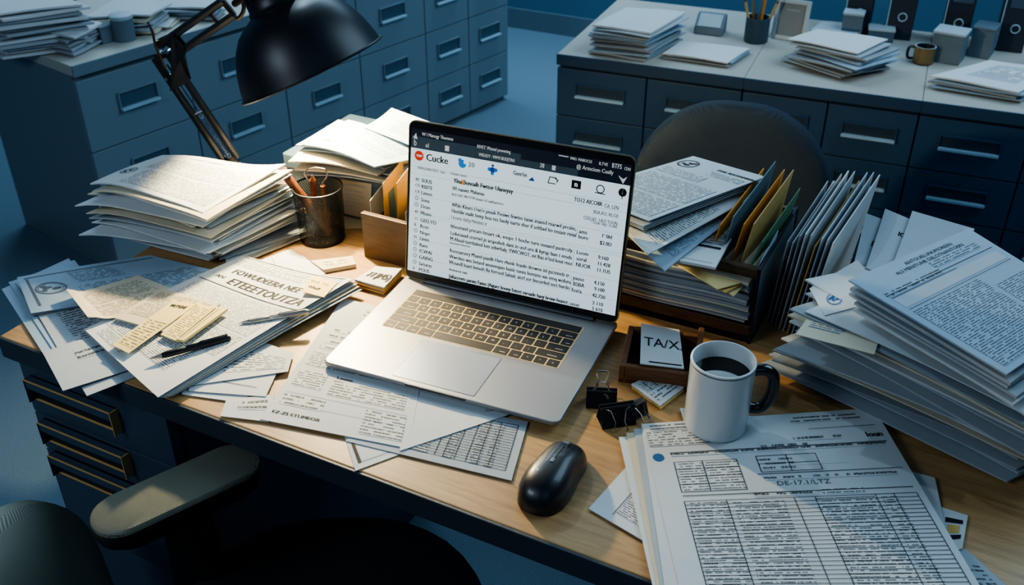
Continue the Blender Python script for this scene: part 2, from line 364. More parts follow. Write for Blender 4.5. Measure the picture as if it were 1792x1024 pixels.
def office_chair(label, loc, rz, seat_z, back_w, back_h, back_z, bm, arms, sm='seat_fabric', tilt=.1, by=-.24, so=0):
    t = thing('office_chair', label, 'chair', loc, rz)
    m = MB(); pad(m, rounded(.43, .43, .19) if arms else rounded(.5, .48, .14), [(.9, -.03), (1, -.015), (1, .01), (.975, .026), (.9, .036), (.7, .042), (.4, .044)], sm, lambda x, y, z: Vector((x, y + so, seat_z - .044 + z)))
    m.build('seat', t, smooth=True)
    def bf(x, y, z): return Vector((x, by + z - tilt * y + .55 * x * x, back_z + y))
    m = MB(); pad(m, rounded(back_w, back_h, min(back_w, back_h) * .44, 12), [(.9, -.03), (.97, -.022), (1, -.005), (.985, .012), (.94, .022), (.8, .028), (.5, .03)], bm, bf); m.build('backrest', t, smooth=True)
    m = MB(); m.tube([(0, by - .04, back_z), (0, by - .06, back_z - .18), (0, by - .03, seat_z - .08), (0, -.02, seat_z - .1)], .018, 'plastic'); m.build('back_post', t, smooth=True)
    m = MB(); m.tube([(0, 0, seat_z - .08), (0, 0, .09)], .025, 'plastic', 14); m.build('gas_column', t, smooth=True)
    for k in range(5):
        a = 1.2566 * k + .4; m = MB(); e = Vector((math.cos(a) * .28, math.sin(a) * .28, .07)); m.tube([(0, 0, .1), e], [.022, .014], 'plastic'); lg = m.build('leg', t, smooth=True)
        c = MB(); q = Vector((-math.sin(a), math.cos(a), 0)); c.tube([Vector((e.x, e.y, .027)) - q * .02, Vector((e.x, e.y, .027)) + q * .02], .027, 'plastic', 16); c.build('caster', lg, smooth=True)
    if arms:
        ax, ay, az, al, aw, ro = arms; cr_, sr_ = math.cos(ro), math.sin(ro)
        for sgn in (-1, 1):
            if sgn > 0: ax, ay = .29, -.17
            m = MB(); pad(m, rounded(aw, al, aw * .48), [(.86, -.03), (.96, -.022), (1, -.008), (.985, 0)], 'plastic', lambda x, y, z: Vector((sgn * ax + x * cr_ + sgn * y * sr_, ay + sgn * -1 * x * sr_ + y * cr_, az - .006 + z))); ar = m.build('armrest', t, smooth=True)
            m = MB(); pad(m, rounded(aw * .97, al * .985, aw * .46), [(1, -.002), (.985, .004), (.93, .007), (.5, .0085)], 'arm_fabric', lambda x, y, z: Vector((sgn * ax + x * cr_ + sgn * y * sr_, ay + sgn * -1 * x * sr_ + y * cr_, az - .006 + z))); m.build('arm_pad', ar, smooth=True)
            m = MB(); bx_ = sgn * (ax + .012) - .014; m.prism([(bx_, ay - .055, az - .03), (bx_, ay + .055, az - .03), (bx_, ay + .034, az - .06), (bx_, ay + .022, seat_z - .08), (bx_, ay - .038, seat_z - .08), (bx_, ay - .034, az - .06)], (.028, 0, 0), 'plastic')
            m.box((sgn * ax * .6, ay, seat_z - .085), (abs(ax) * 1.25, .06, .02), 'plastic'); m.build('arm_post', t, bevel=.006)
    return t
ca = math.radians(66 - 90)
pc = PX(311, 851, -.06)
fwd = Vector((-math.sin(ca), math.cos(ca), 0)); rgt = Vector((math.cos(ca), math.sin(ca), 0))
CC = pc + rgt * .215 + fwd * .06 + Vector((-.129, -.017, 0)); CC.z = 0
c2 = math.radians(30 - 90); ap = Matrix.Rotation(-c2, 3, 'Z') @ (pc - CC)
office_chair('dark office chair in the foreground with grey padded armrest and pale woven backrest', CC, c2, T - .225, .50, .52, T - .36, 'mesh_fabric', (-ap.x, ap.y, T - .06, .225, .08, ca - c2), tilt=.06, by=-.30, so=.125)
office_chair('dark fabric office chair behind the desk, only its rounded backrest showing', (-.42, 1.69, 0), math.pi + .2, .46, .41, .44, .59, 'dark_fabric', None, tilt=.1, by=-.24)
# ================================================================== LEFT FILING CABINETS
LC = PX(120, 115, -.08); LA = math.radians(79); lt = LC.z
du = Vector((math.cos(LA), math.sin(LA), 0)); dn = Vector((-math.sin(LA), math.cos(LA), 0))   # along the front, into the cabinet
lp = lambda u, v: (PV(u, v, LC, LA) - LC)
def cab(name, label, x0, x1, zt, org, ang, depth, cols, fronts, top, body_, rec, zrow, hw=.062, hh=.024):
    t = thing(name, label, 'cabinet', org + Vector((math.cos(ang), math.sin(ang), 0)) * x0 - Vector((0, 0, org.z)), ang, 'filing cabinets')
    W = x1 - x0
    m = MB(); m.box((W / 2, depth / 2, (zt - .03) / 2), (W - .004, depth - .02, zt - .03), body_); m.build('carcass', t, bevel=.002)
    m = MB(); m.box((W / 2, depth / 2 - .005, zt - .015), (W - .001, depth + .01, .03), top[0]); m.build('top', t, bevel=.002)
    m = MB(); m.box((W / 2, -.0125, zt - .0155), (W - .001, .006, .031), top[1]); m.build('top_edge', t)
    cw = W / cols
    for c in range(cols):
        for r in range(len(zrow) - 1):
            z1, z0 = zt - zrow[r], zt - zrow[r + 1]
            if z0 < .02: z0 = .02
            m = MB(); m.box((cw * (c + .5), .0, (z0 + z1) / 2), (cw - .004, .02, z1 - z0 - .003), fronts); d = m.build('drawer', t, bevel=.0015)
            cx, cz = cw * (c + .5), (z0 + z1) / 2 + (z1 - z0) * .08; hwid = min(hw, cw * .3)
            h = MB(); h.box((cx, -.0105, cz), (hwid * 2, .003, hh * 2), rec)
            h.box((cx, -.014, cz + hh), (hwid * 2, .008, .0035), fronts); h.box((cx, -.018, cz - hh), (hwid * 2, .016, .006), 'handle_metal')
            h.box((cx - hwid, -.014, cz), (.0035, .008, hh * 2), fronts); h.box((cx + hwid, -.014, cz), (.0035, .008, hh * 2), fronts)
            h.build('handle', d)
    return t
s1, s2, s3 = lp(500, 180).dot(du), lp(746, 160).dot(du), lp(886, 150).dot(du)
zr = (.045, .255, .445, .64)
cab('filing_cabinet', 'grey-blue filing cabinet at the left, nearest of the row behind the lamp', 0, s1, lt, LC, LA, .55, 2, 'cabinet_front', ('cabinet_top', 'cabinet'), 'cabinet', 'recess', zr)
cab('filing_cabinet', 'middle filing cabinet of the left row, lit by the lamp glow', s1, s2, lt, LC, LA, .55, 2, 'cabinet_front', ('cabinet_top', 'cabinet'), 'cabinet', 'recess', zr)
cab('filing_cabinet', 'farthest filing cabinet of the left row, beside the open carpet', s2, s3, lt, LC, LA, .55, 2, 'cabinet_front', ('cabinet_top', 'cabinet'), 'cabinet', 'recess', zr)
# right credenza, one unit per pair of drawers
RC = PX(977, 92, -.14); R2 = PX(1792, 197, -.14); RA = math.atan2(R2.y - RC.y, R2.x - RC.x); rt = RC.z
ru = Vector((math.cos(RA), math.sin(RA), 0)); rp = lambda u, v: (PV(u, v, RC, RA) - RC).dot(ru)
e = [0, rp(1290, 240), rp(1600, 240), rp(1600, 240) + rp(1290, 240)]
for i, lb in enumerate(('dark blue drawer cabinet at the left end of the back row, under the neat stack', 'dark blue drawer cabinet in the middle of the back row, behind the chair', 'dark blue drawer cabinet at the right end of the back row')):
    cab('drawer_cabinet', lb, e[i], e[i + 1], rt, RC, RA, .62, 2, 'credenza_front', ('credenza_top', 'credenza'), 'credenza', 'recess_dark', (.04, .19, .33, .46, .6), hw=.075, hh=.018)
# ================================================================== LAPTOP
lo = PX(563, 632, .016); lx = PX(974, 741, .016) - lo; la = math.atan2(lx.y, lx.x); LW, LD, LL = .347, .2535, .25
lap = thing('laptop', 'open silver laptop showing a mail page, in the middle of the desk', 'laptop', (lo.x, lo.y, T), la)
Mi = Matrix.Rotation(-la, 3, 'Z')
def lb(u, v): q = Mi @ (PX(u, v, .016) - lo); return q.x, q.y
def slab(pts, z0, z1, mname): m = MB(); m.prism([(x, y, z0) for x, y in pts], (0, 0, z1 - z0), mname); return m
rp_ = lambda x0, y0, x1, y1, r: [((x0 + x1) / 2 + x, (y0 + y1) / 2 + y) for x, y in rounded(x1 - x0, y1 - y0, r, 5)]
FT = .0095                                  # the laptop lies on a few loose sheets
m = slab(rp_(0, 0, LW, LD, .011), FT, .016, 'aluminium'); base = m.build('base', lap, bevel=.0015)
m = slab(rp_(LW / 2 - .045, -.0006, LW / 2 + .045, .004, .0018), .0125, .0158, 'alu_dark'); m.build('finger_notch', base)
for fx, fy in ((.03, .03), (LW - .03, .03), (.03, LD - .03), (LW - .03, LD - .03)):
    m = MB(); m.lathe([(0, .0065), (.007, .0065), (.007, FT), (0, FT)], 'plastic', 14, Matrix.Translation((fx, fy, 0))); m.build('foot', base)
kc = [lb(727, 504), lb(1023, 575), lb(975, 645), lb(669, 570)]
kx0, kx1 = (kc[0][0] + kc[3][0]) / 2, (kc[1][0] + kc[2][0]) / 2; ky1, ky0 = (kc[0][1] + kc[1][1]) / 2, (kc[2][1] + kc[3][1]) / 2
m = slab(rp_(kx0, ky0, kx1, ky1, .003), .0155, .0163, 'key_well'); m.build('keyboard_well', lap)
rh = (ky1 - ky0) / 6.0; gp = .0022
m = slab(rp_(kx0 + gp, ky1 - rh * .95, kx1 - gp, ky1 - gp * .6, .001), .0163, .0168, 'key_black'); m.build('touch_strip', lap, bevel=.0003)
rows = [(['~', '1', '2', '3', '4', '5', '6', '7', '8', '9', '0', '-', '='], 1, 1.5, ''), (['Q', 'W', 'E', 'R', 'T', 'Y', 'U', 'I', 'O', 'P', '[', ']', '|'], 1.5, 1, 'L'), (['A', 'S', 'D', 'F', 'G', 'H', 'J', 'K', 'L', ';', "'"], 1.75, 1.75, ''), (['Z', 'X', 'C', 'V', 'B', 'N', 'M', ',', '.', '/'], 2.25, 2.25, '')]
def key(x0, y0, x1, y1, leg):
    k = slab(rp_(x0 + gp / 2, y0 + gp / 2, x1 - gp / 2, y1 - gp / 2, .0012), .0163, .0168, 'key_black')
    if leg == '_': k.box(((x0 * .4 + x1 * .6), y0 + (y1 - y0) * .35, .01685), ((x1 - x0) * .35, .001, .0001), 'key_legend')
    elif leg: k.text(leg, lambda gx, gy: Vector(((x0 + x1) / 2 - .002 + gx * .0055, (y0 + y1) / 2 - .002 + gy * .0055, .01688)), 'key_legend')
    k.build('key', lap, bevel=.0003, bseg=1)
for r, (ks, wl, wr, _) in enumerate(rows):
    y1 = ky1 - rh * (1 + r); y0 = y1 - rh; tot = len(ks) + (0 if r == 0 else wl) + wr; u = (kx1 - kx0 - gp) / tot; x = kx0 + gp / 2
    if r: key(x, y0, x + wl * u, y1, '_'); x += wl * u
    for kk in ks: key(x, y0, x + u, y1, kk); x += u
    key(x, y0, kx1 - gp / 2, y1, '_')
y1 = ky1 - rh * 5; u = (kx1 - kx0 - gp) / 14.5; x = kx0 + gp / 2
for wd, lg in ((1, '_'), (1, '_'), (1, '_'), (1.25, '_'), (5, ''), (1.25, '_'), (1, '_'), (1, '<'), (1, '^'), (1, '>')): key(x, y1 - rh, x + wd * u, y1, lg); x += wd * u
tq = [lb(741, 595), lb(878, 628), lb(828, 695), lb(687, 655)]
tx0, tx1, ty0, ty1 = (tq[0][0] + tq[3][0]) / 2, (tq[1][0] + tq[2][0]) / 2, (tq[2][1] + tq[3][1]) / 2, (tq[0][1] + tq[1][1]) / 2
m = slab(rp_(tx0 - .0007, ty0 - .0007, tx1 + .0007, ty1 + .0007, .003), .0155, .01615, 'alu_dark'); m.add([(x, y, .01635) for x, y in rp_(tx0, ty0, tx1, ty1, .0026)], [tuple(range(24))], 'trackpad'); m.build('trackpad', lap)
# lid
ti = math.radians(9.8); ey = Vector((0, 1, 0)); zu = Vector((0, math.sin(ti), math.cos(ti))); zn = Vector((0, -math.cos(ti), math.sin(ti)))  # zn faces the user
hinge = Vector((0, LD - .010, .0165))
lidp = lambda x, z, d=0: hinge + Vector((x, 0, 0)) + zu * z + zn * d
lidpts = [(LW / 2 + x, LL / 2 + y) for x, y in rounded(LW, LL, .011, 6)]
m = MB(); m.prism([lidp(x, z, 0) for x, z in lidpts], -zn * .005, 'alu_dark'); lid = m.build('lid', lap, bevel=.0008)
ip = [(LW / 2 + x * (LW - .0022) / LW, LL / 2 + y * (LL - .0022) / LL) for x, y in rounded(LW, LL, .011, 6)]
m = MB(); n_ = len(lidpts); m.add([lidp(x, z, .0004) for x, z in lidpts] + [lidp(x, z, .0004) for x, z in ip], [(i, (i + 1) % n_, n_ + (i + 1) % n_, n_ + i) for i in range(n_)], 'gilt_edge'); m.build('lid_edge', lid)
m = MB(); m.prism([lidp(x, z, .0001) for x, z in ip], zn * .0007, 'bezel'); m.text('IIEIIIOE', lambda x, y: lidp(.155 + x * .006, .0075 + y * .006, .0009), 'alu_dark'); m.build('bezel', lid)
m = MB(); m.tube([lidp(.035, 0, .002), lidp(LW - .035, 0, .002)], .0045, 'alu_dark', 12); m.build('hinge', lap, smooth=True)
R3 = Matrix.Rotation(la, 3, 'Z'); wo = Vector((lo.x, lo.y, T))
def ls(u, v):                                # picture point -> lid coordinates
    P0 = wo + R3 @ hinge; q = PP(u, v, P0, R3 @ zn) - P0; q = Mi @ q; return q.x, q.dot(zu)
ds = MB(); D0 = .0010
dq = [ls(723, 222), ls(1117, 293), ls(1076, 551), ls(719, 474)]
sx0, sx1 = .0045, LW - .0045; sz1 = (dq[0][1] + dq[1][1]) / 2; sz0 = (dq[2][1] + dq[3][1]) / 2; sz1 = min(sz1, LL - .008)
hA = ls(722, 259); hB = ls(1111, 325); hz_ = (hA[1] + hB[1]) / 2
def rect(mb, x0, z0, x1, z1, mm, d): mb.add([lidp(x0, z0, d), lidp(x1, z0, d), lidp(x1, z1, d), lidp(x0, z1, d)], [(0, 1, 2, 3)], mm)
rect(ds, sx0, sz0, sx1, hz_, 'lcd_white', D0); rect(ds, sx0, hz_, sx1, sz1, 'lcd_dark', D0)
disp = ds.build('display', lid)
tx = MB()
cr1 = lambda x, y: ls(700 + x / 4.0727, 190 + y / 4.0727)
cr2 = lambda x, y: ls(700 + x / 4.0727, 370 + y / 4.0727)
def line(st, a, b=None, sz=None, mm='ink', bold=0, d=D0 + .0002):
    vs, fs, w_ = glyphs(st); s_ = sz or .006; ex = 1
    if b: ex = (b[0] - a[0]) / max(w_ * s_, 1e-6)
    for k in range(2 + bold): tx.text(st, lambda x, y: lidp(a[0] + x * s_ * ex + k * .00026, a[1] + y * s_ * 1.12, d + k * .00003), mm)
# header
def hrect(p, q_, mm, d): rect(tx, p[0], min(p[1], q_[1]), q_[0], max(p[1], q_[1]), mm, d)
hh = sz1 - hz_
rect(tx, sx0 + .0005, hz_, sx0 + .262, hz_ + hh * .36, 'lcd_tab', D0 + .0001); rect(tx, sx0 + .0005, hz_ + hh * .36, sx0 + .175, hz_ + hh * .62, 'lcd_tab', D0 + .0001)
tx.add([lidp(sx0 + .008, sz1 - .006, D0 + .0003), lidp(sx0 + .003, sz1 - .014, D0 + .0003), lidp(sx0 + .0105, sz1 - .0155, D0 + .0003)], [(1, 2, 0)], 'lcd_glow_text')
tx.add([lidp(sx1 - .018, hz_ + .012, D0 + .0003), lidp(sx1 - .010, hz_ + .001, D0 + .0003), lidp(sx1 - .005, hz_ + .012, D0 + .0003), lidp(sx1 - .0105, hz_ + .008, D0 + .0003)], [(0, 1, 2, 3)], 'lcd_glow_text')
G = 'lcd_glow_text'
xs = lambda q: sx0 + q * (sx1 - sx0)
for st, a, zq, wd, sz in (('W I Manogy Thuctnes', .052, .70, .150, .0065), ('RIVET Wamal poweting', .315, .56, .155, .0062), ('WIEADY : VWVI BUDJTIN1', .325, .16, .165, .0062), ('38', .605, .13, .02, .0085), ('WIO. MABOCLE', .735, .78, .095, .005), ('ILTVE', .860, .76, .038, .0055), ('BTFS', .915, .73, .042, .0085), ('CDN', .968, .72, .026, .0055), ('@ Armciom Cusily', .765, .40, .16, .0075), ('b', .013, .12, .014, .013), ('al', .07, .14, .016, .008)):
    line(st, (xs(a), hz_ + hh * zq), (xs(a) + wd * (sx1 - sx0), 0), sz, G)
rect(tx, xs(.165), hz_ + hh * .12, xs(.185), hz_ + hh * .40, G, D0 + .0003); rect(tx, xs(.685), hz_ + hh * .86, xs(.728), hz_ + hh * .91, G, D0 + .0003)
rect(tx, xs(.660), hz_ + hh * .1, xs(.676), hz_ + hh * .34, G, D0 + .0002); tx.add([lidp(xs(.69), hz_ + hh * .1, D0 + .0003), lidp(xs(.71), hz_ + hh * .36, D0 + .0003), lidp(xs(.71), hz_ + hh * .1, D0 + .0003), lidp(xs(.69), hz_ + hh * .36, D0 + .0003)], [(0, 1, 2, 3)], 'lcd_tab')
def disc(c, r, mm, d=D0 + .0003, r2=0):
    n = 28; vs = [lidp(c[0] + rr * math.cos(6.2832 * k / n), c[1] + rr * math.sin(6.2832 * k / n), d) for rr in ((r, r2) if r2 else (r,)) for k in range(n)]
    tx.add(vs, [(k, (k + 1) % n, n + (k + 1) % n, n + k) for k in range(n)] if r2 else [tuple(range(n))], mm)
c = cr1(139, 335); disc(c, .0075, 'red_dot'); line('TBP', (c[0] - .005, c[1] - .0015), (c[0] + .005, 0), .004, 'lcd_white', 1, D0 + .0005)
line('Cucke', cr1(186, 368), cr1(342, 388), .0135, 'ink', 2)
c = cr1(447, 393); disc(c, .0062, 'blue_dot'); disc((c[0] - .004, c[1] + .005), .003, 'blue_dot'); disc((c[0] + .0045, c[1] + .0032), .0028, 'lcd_white', D0 + .0004); line('20', cr1(487, 412), cr1(532, 415), .009, 'ink_grey')
c = cr1(662, 437); disc(c, .0042, 'navy_dot'); disc((c[0] - .005, c[1] + .0005), .003, 'blue_dot'); disc((c[0] + .005, c[1] + .0005), .003, 'blue_dot'); disc((c[0], c[1] + .0065), .002, 'navy_dot'); disc((c[0], c[1] - .005), .0028, 'blue_dot')
line('Geer/ze', cr1(806, 470), cr1(905, 487), .0085, 'ink', 1)
c = cr1(940, 500); tx.add([lidp(c[0] - .005, c[1] - .003, D0 + .0003), lidp(c[0] + .005, c[1] - .003, D0 + .0003), lidp(c[0] + .001, c[1] + .003, D0 + .0003)], [(0, 1, 2)], 'navy_dot')
def poly(c, pts, th=.0013, mm='ink', closed=False):
    pts = [Vector((c[0] + x, c[1] + y)) for x, y in pts]
    for a, b in list(zip(pts, pts[1:])) + ([(pts[-1], pts[0])] if closed else []):
        dd = (b - a).normalized(); nn = Vector((-dd.y, dd.x)) * th / 2; a2, b2 = a - dd * th * .4, b + dd * th * .4
        tx.add([lidp(*(q), D0 + .0003) for q in (a2 - nn, b2 - nn, b2 + nn, a2 + nn)], [(0, 1, 2, 3)], mm)
c = cr1(1092, 514); poly(c, [(.006, .002), (.004, .005), (-.005, .005), (-.007, -.004), (.004, -.004)]); poly(c, [(.003, .004), (.0075, .002), (.006, -.001)])
c = cr1(1258, 541); rect(tx, c[0] - .007, c[1] - .006, c[0] + .007, c[1] + .006, 'ink', D0 + .0002); line('n', (c[0] - .003, c[1] - .003), None, .010, 'lcd_white', 2, D0 + .0004)
c = cr1(1430, 573); disc(c, .0062, 'ink', r2=.0048); poly(c, [(-.007, -.006), (.007, -.0065)])
c = cr1(1588, 597); disc(c, .006, 'ink'); poly(c, [(0, -.005), (0, -.009)], .0012); poly(c, [(0, .006), (0, -.003)], .0008, 'lcd_white')
line('WINQUARSTIET) : Sam.', cr1(128, 428), cr1(326, 455), .0052, 'ink_grey'); line('Yevourt ouem.', cr1(360, 468), cr1(480, 490), .005, 'ink_grey')
side = [(505, '80', 'SUUS'), (548, 'C9', 'RBITE'), (592, 'CK', 'Limen'), (642, 'O', 'Sona'), (688, 'O', 'Dean'), (736, '40', 'Pftuto'), (788, '77', 'GEELYO'), (830, 'B', 'Rcos'), (875, 'O', 'Nope'), (918, 'N', 'Linne'), (965, 'O', 'Rans'), (1008, 'O', 'ICWAI')]
side = [(cr1(130, y), cr1(174, y + 6), a, b) for y, a, b in side] + [(cr2(125, y), cr2(167, y + 6), a, b) for y, a, b in ((318, 'O', 'GAING'), (365, 'O', 'Sxturas'), (408, '8', 'POUS'))]
for p, q_, a, b in side:
    if a == 'O': disc((.0165, p[1] + .001), .0032, 'ink', r2=.0024); poly((.0165, p[1] + .001), [(0, .001), (0, -.0008)], .0006)
    else: line(a, (.0135, p[1] - .002), None, .0062)
    line(b, (.0235, p[1] - .003), None, .0075, 'ink', 1)
X0 = cr1(368, 700)[0]
main = [(cr1(383, 520), cr1(805, 600), 'Ylna Bonoalh Fwttor Uiannyay', .0088, 2), (cr1(375, 572), cr1(602, 610), 'IVI maniitr Mabanaa', .0072, 1), (cr1(371, 612), cr1(738, 685), 'BOLTAIIT MRTTTPP lamalet SO taafhaarterice', .005, 0),
 (cr1(370, 690), cr1(1255, 868), "Whln Kkurs t'ran'e pnusk Peoiws fnwtne tanat imansd rnarwd prcsite,", .0078, 1), (cr1(368, 733), cr1(1255, 910), 'Herldiv malit lenty hou tes haoly isarte ther if seltbad bo tesiast rinial', .0078, 1), (cr1(365, 777), cr1(622, 822), 'I Icoms ltalty-Himites ir', .0072, 0),
 (cr1(362, 842), cr1(1235, 1008), 'Itheorand pricum hnsart ok, voupe 1 hoche turn ouuand pastrcsly.', .0078, 1), (cr2(360, 158), cr2(1225, 330), 'Lsduruuad crerriel jn arspoiheh dant in und uro & kyrap laan t eruds', .0078, 1), (cr2(358, 198), cr2(1228, 372), "M Ahoul tsertbabed lom snbvrhaly, YWICWOT, int lhas ir'ted kout rnce", .0078, 1), (cr2(356, 222), cr2(503, 250), 'Seuisurrtiaeme', .005, 0),
 (cr2(355, 282), cr2(1212, 465), 'Roocsarsery Msand paaslk Hare rhnnlc foanln drowoe inl gacsnnels tr.', .0078, 1), (cr2(352, 325), cr2(1222, 510), 'Wwrtbes was betand ansneeepao buislc tonns bontiste vas ernq wofurn.', .0078, 1), (cr2(350, 365), cr2(1208, 552), 'Woundl Inant benuth Ba forrsed Salnail, aicrl sor lincserkel sect hurdo', .0078, 1), (cr2(350, 413), cr2(480, 438), 'Aenoree nan', .0055, 1), (cr2(349, 465), cr2(1200, 655), '[nftacreets pamns Fanns (Aigure hoony Entert mroatle hany bronn hoascr,', .0078, 2)]
for a, b, st, sz, bo in main: line(st, (a[0], a[1] - .0012), b, sz, 'ink', bo)
p = cr1(455, 530); rect(tx, p[0] - .003, p[1] - .003, p[0] + .001, p[1] + .005, 'orange_dot', D0 + .0005)
right = [(cr1(1275, 885), 'ams'), (cr1(1270, 923), 'bore'), (cr2(1257, 300), 'Loom'), (cr2(1257, 345), 'soral'), (cr2(1252, 388), 'NUOR'), (cr2(1232, 482), 'yause'), (cr2(1232, 525), 'BSBA'), (cr2(1222, 567), 'fosra'), (cr2(1210, 665), 'seon')]
for a, st in right: line(st, a, None, .0078, 'ink', 1)
for a, b in ((cr1(1268, 850), cr1(1262, 895)), (cr2(1245, 270), cr2(1230, 385)), (cr2(1225, 455), cr2(1215, 565)), (cr2(1200, 640), cr2(1195, 668))): poly((0, 0), [(a[0], a[1]), (a[0], b[1])], .0004)
nums = [(cr1(1435, 915), "1' 0ld"), (cr1(1422, 965), '$2.0D'), (cr2(1410, 335), '9:160'), (cr2(1405, 380), '11.428'), (cr2(1400, 425), '11.1US'), (cr2(1382, 515), '4,150'), (cr2(1383, 560), '9.100'), (cr2(1370, 605), '42.720'), (cr2(1370, 660), '2 110'), (cr2(1367, 700), '5 610')]
for a, st in nums: line(st, a, None, .0072, 'ink', 1)
tr = cr1(1555, 700)[0] + .004
for a, st, sz, mm, bo, wd in ((cr1(1240, 658), 'TO12 AICO8R', .0080, 'ink', 1, .042), (cr1(1455, 703), 'CA, LEN', .0075, 'ink_grey', 0, .021), (cr1(1378, 745), 'BSA,RU, RLOE', .0066, 'ink_grey', 0, .037), (cr1(1308, 785), 'CDD,0/S  1dU2 TOUN', .0066, 'ink_grey', 0, .050), (cr1(1355, 815), "'\" TOUK TAIJ 1 O:UNE", .0050, 'ink_grey', 0, .040)): line(st, a, (a[0] + wd, 0), sz, mm, bo)
for y, st in ((1, cr1(110, 410)), (1, cr1(90, 460)), (1, cr1(85, 610)), (1, cr1(85, 735)), (1, cr2(85, 20)), (1, cr2(80, 190)), (1, cr2(78, 320))): rect(tx, sx0 + .001, st[1], sx1 - .001, st[1] + .0004, 'lcd_line', D0 + .0001)
tx.build('screen_text', disp)
# ================================================================== LAMP
lamp = thing('desk_lamp', 'black articulated desk lamp with a wide metal shade, lighting the desk', 'lamp', (0, 0, T))
lv = lambda P: P - Vector((0, 0, T))
def at(u, v, d):                             # on the ray, at optical depth d
    r_ = ray(u, v); return CAM + r_ * (d / r_.dot(FW))
bs = PX(432, 328, 0)
rc = at(546, 122, 1.60)
ax = (RT * .427 - UPV * .885 + FW * .36).normalized()       # the way the shade opens
z_ = -ax; x_ = z_.cross(FW).normalized(); y_ = z_.cross(x_)
SM = Matrix(((x_.x, y_.x, z_.x, lv(rc).x), (x_.y, y_.y, z_.y, lv(rc).y), (x_.z, y_.z, z_.z, lv(rc).z), (0, 0, 0, 1)))
prof = [(.121, 0), (.1195, .006), (.1165, .02), (.112, .036), (.105, .054), (.095, .072), (.082, .088), (.068, .098), (.056, .104), (.049, .108)]
m = MB(); m.lathe([(.1235, -.0015), (.1242, .0005), (.123, .002), (.121, .002)] + prof, 'lamp_black', 72, SM)
sh = m.build('shade', lamp, smooth=True)
m = MB(); m.lathe([(.1235, -.0015), (.1195, .0005)] + [(r - .0025, z - .001) for r, z in prof[1:]] + [(0, .106)], 'lamp_inner', 72, SM); m.build('shade_lining', sh, smooth=True)
m = MB(); m.lathe([(.049, .106), (.050, .112), (.047, .116), (.046, .128)], 'lamp_black', 48, SM)
for k in range(20):
    a0, a1 = 6.2832 * k / 20, 6.2832 * (k + .6) / 20
    q = lambda a, r, z: SM @ Vector((r * math.cos(a), r * math.sin(a), z))
    m.hexa([q(a0, .042, .128), q(a1, .042, .128), q(a1, .046, .128), q(a0, .046, .128)], [q(a0, .040, .165), q(a1, .040, .165), q(a1, .044, .165), q(a0, .044, .165)], 'lamp_black')
m.lathe([(.044, .163), (.043, .18), (.036, .19), (0, .192)], 'lamp_black', 48, SM); m.build('vented_cap', sh, smooth=True)
m = MB(); m.lathe([(.033, .112), (.033, .185)], 'chrome', 32, SM); m.build('lamp_socket', sh, smooth=True)
m = MB(); m.lathe([(0, .046), (.012, .048), (.021, .055), (.024, .066), (.020, .08), (.013, .092), (.013, .11)], 'bulb', 24, SM); m.build('bulb', sh, smooth=True)
fy = bs.y; pl = Vector((bs.x, fy, 0)); AP = YAW
av = lambda u, v: PP(u, v, bs, Vector((-sy, cy, 0)))         # the arm swings in an upright plane facing the viewer
E1, E0 = av(281, 96), av(412, 292)
J2 = at(400, 14, 1.66)
dirL = (E1 - E0).normalized()
foot = E0 + dirL * ((T + .055 - E0.z) / dirL.z)
b0 = Vector((foot.x, foot.y, T))
m = MB(); m.lathe([(0, 0), (.058, 0), (.060, .006), (.057, .014), (.04, .02), (0, .022)], 'lamp_black', 48, Matrix.Translation(lv(b0))); m.build('base', lamp, smooth=True)
m = MB(); m.tube([lv(b0) + Vector((0, 0, .02)), lv(foot) + Vector((0, 0, .01))], .011, 'lamp_black', 16); m.build('post', lamp, smooth=True)
nL = Vector((-sy, cy, 0)); side_ = dirL.cross(nL)
def bars(A, B, off_, r, mname, name, taper=1):
    d = (B - A).normalized(); s_ = d.cross(nL).normalized(); mb = MB()
    for sg in (-1, 1): mb.tube([lv(A + s_ * off_ * sg), lv(B + s_ * off_ * sg * taper)], r, mname, 8)
    return mb, s_
m, s_ = bars(foot, E1, .013, .0068, 'lamp_black', 'lower_arm')
for q in (.02, .5, .97): P = E0.lerp(E1, q); m.tube([lv(P - s_ * .016), lv(P + s_ * .016)], .004, 'chrome', 8)
m.build('lower_arm', lamp, smooth=True)
m = MB(); sp_pts = []
for k in range(160):
    P = E0.lerp(E1, .1 + .36 * k / 160); sp_pts.append(lv(P + s_ * .0035 * math.cos(k * .9) + nL * .0035 * math.sin(k * .9)))
m.tube(sp_pts, .0011, 'chrome', 5); m.tube([lv(E0.lerp(E1, .46)), lv(E0.lerp(E1, .92))], .0016, 'chrome', 6); m.build('spring', lamp, smooth=True)
m = MB()
dU = (J2 - E1).normalized()
pts = [E1 - dirL * .06 + side_ * .019, E1 - dirL * .06 - side_ * .019, E1 + dirL * .0 - side_ * .028, E1 + dirL * .014 - side_ * .022, E1 + dirL * .024 - side_ * .006, E1 + dU * .05 + dirL * .018, E1 + dU * .055 - dirL * .018, E1 + dU * .022 - dirL * .03]
for sg in (-1, 1): m.prism([lv(P + nL * (.009 * sg - .0015)) for P in pts], nL * .003, 'lamp_black')
for q in pts[:4]: P = q.lerp(E1, .35); m.tube([lv(P - nL * .011), lv(P + nL * .011)], .003, 'chrome', 8)
m.tube([lv(E1 - nL * .016), lv(E1 + nL * .016)], .007, 'lamp_black', 14); m.build('elbow_bracket', lamp)
m = MB(); cpts = [E1 - dirL * .02 - nL * .014, E1 + Vector((0, 0, .02)) - nL * .016, E1 + Vector((-.002, 0, .045)) - nL * .014, E1 + Vector((-.010, 0, .06)) - nL * .012]
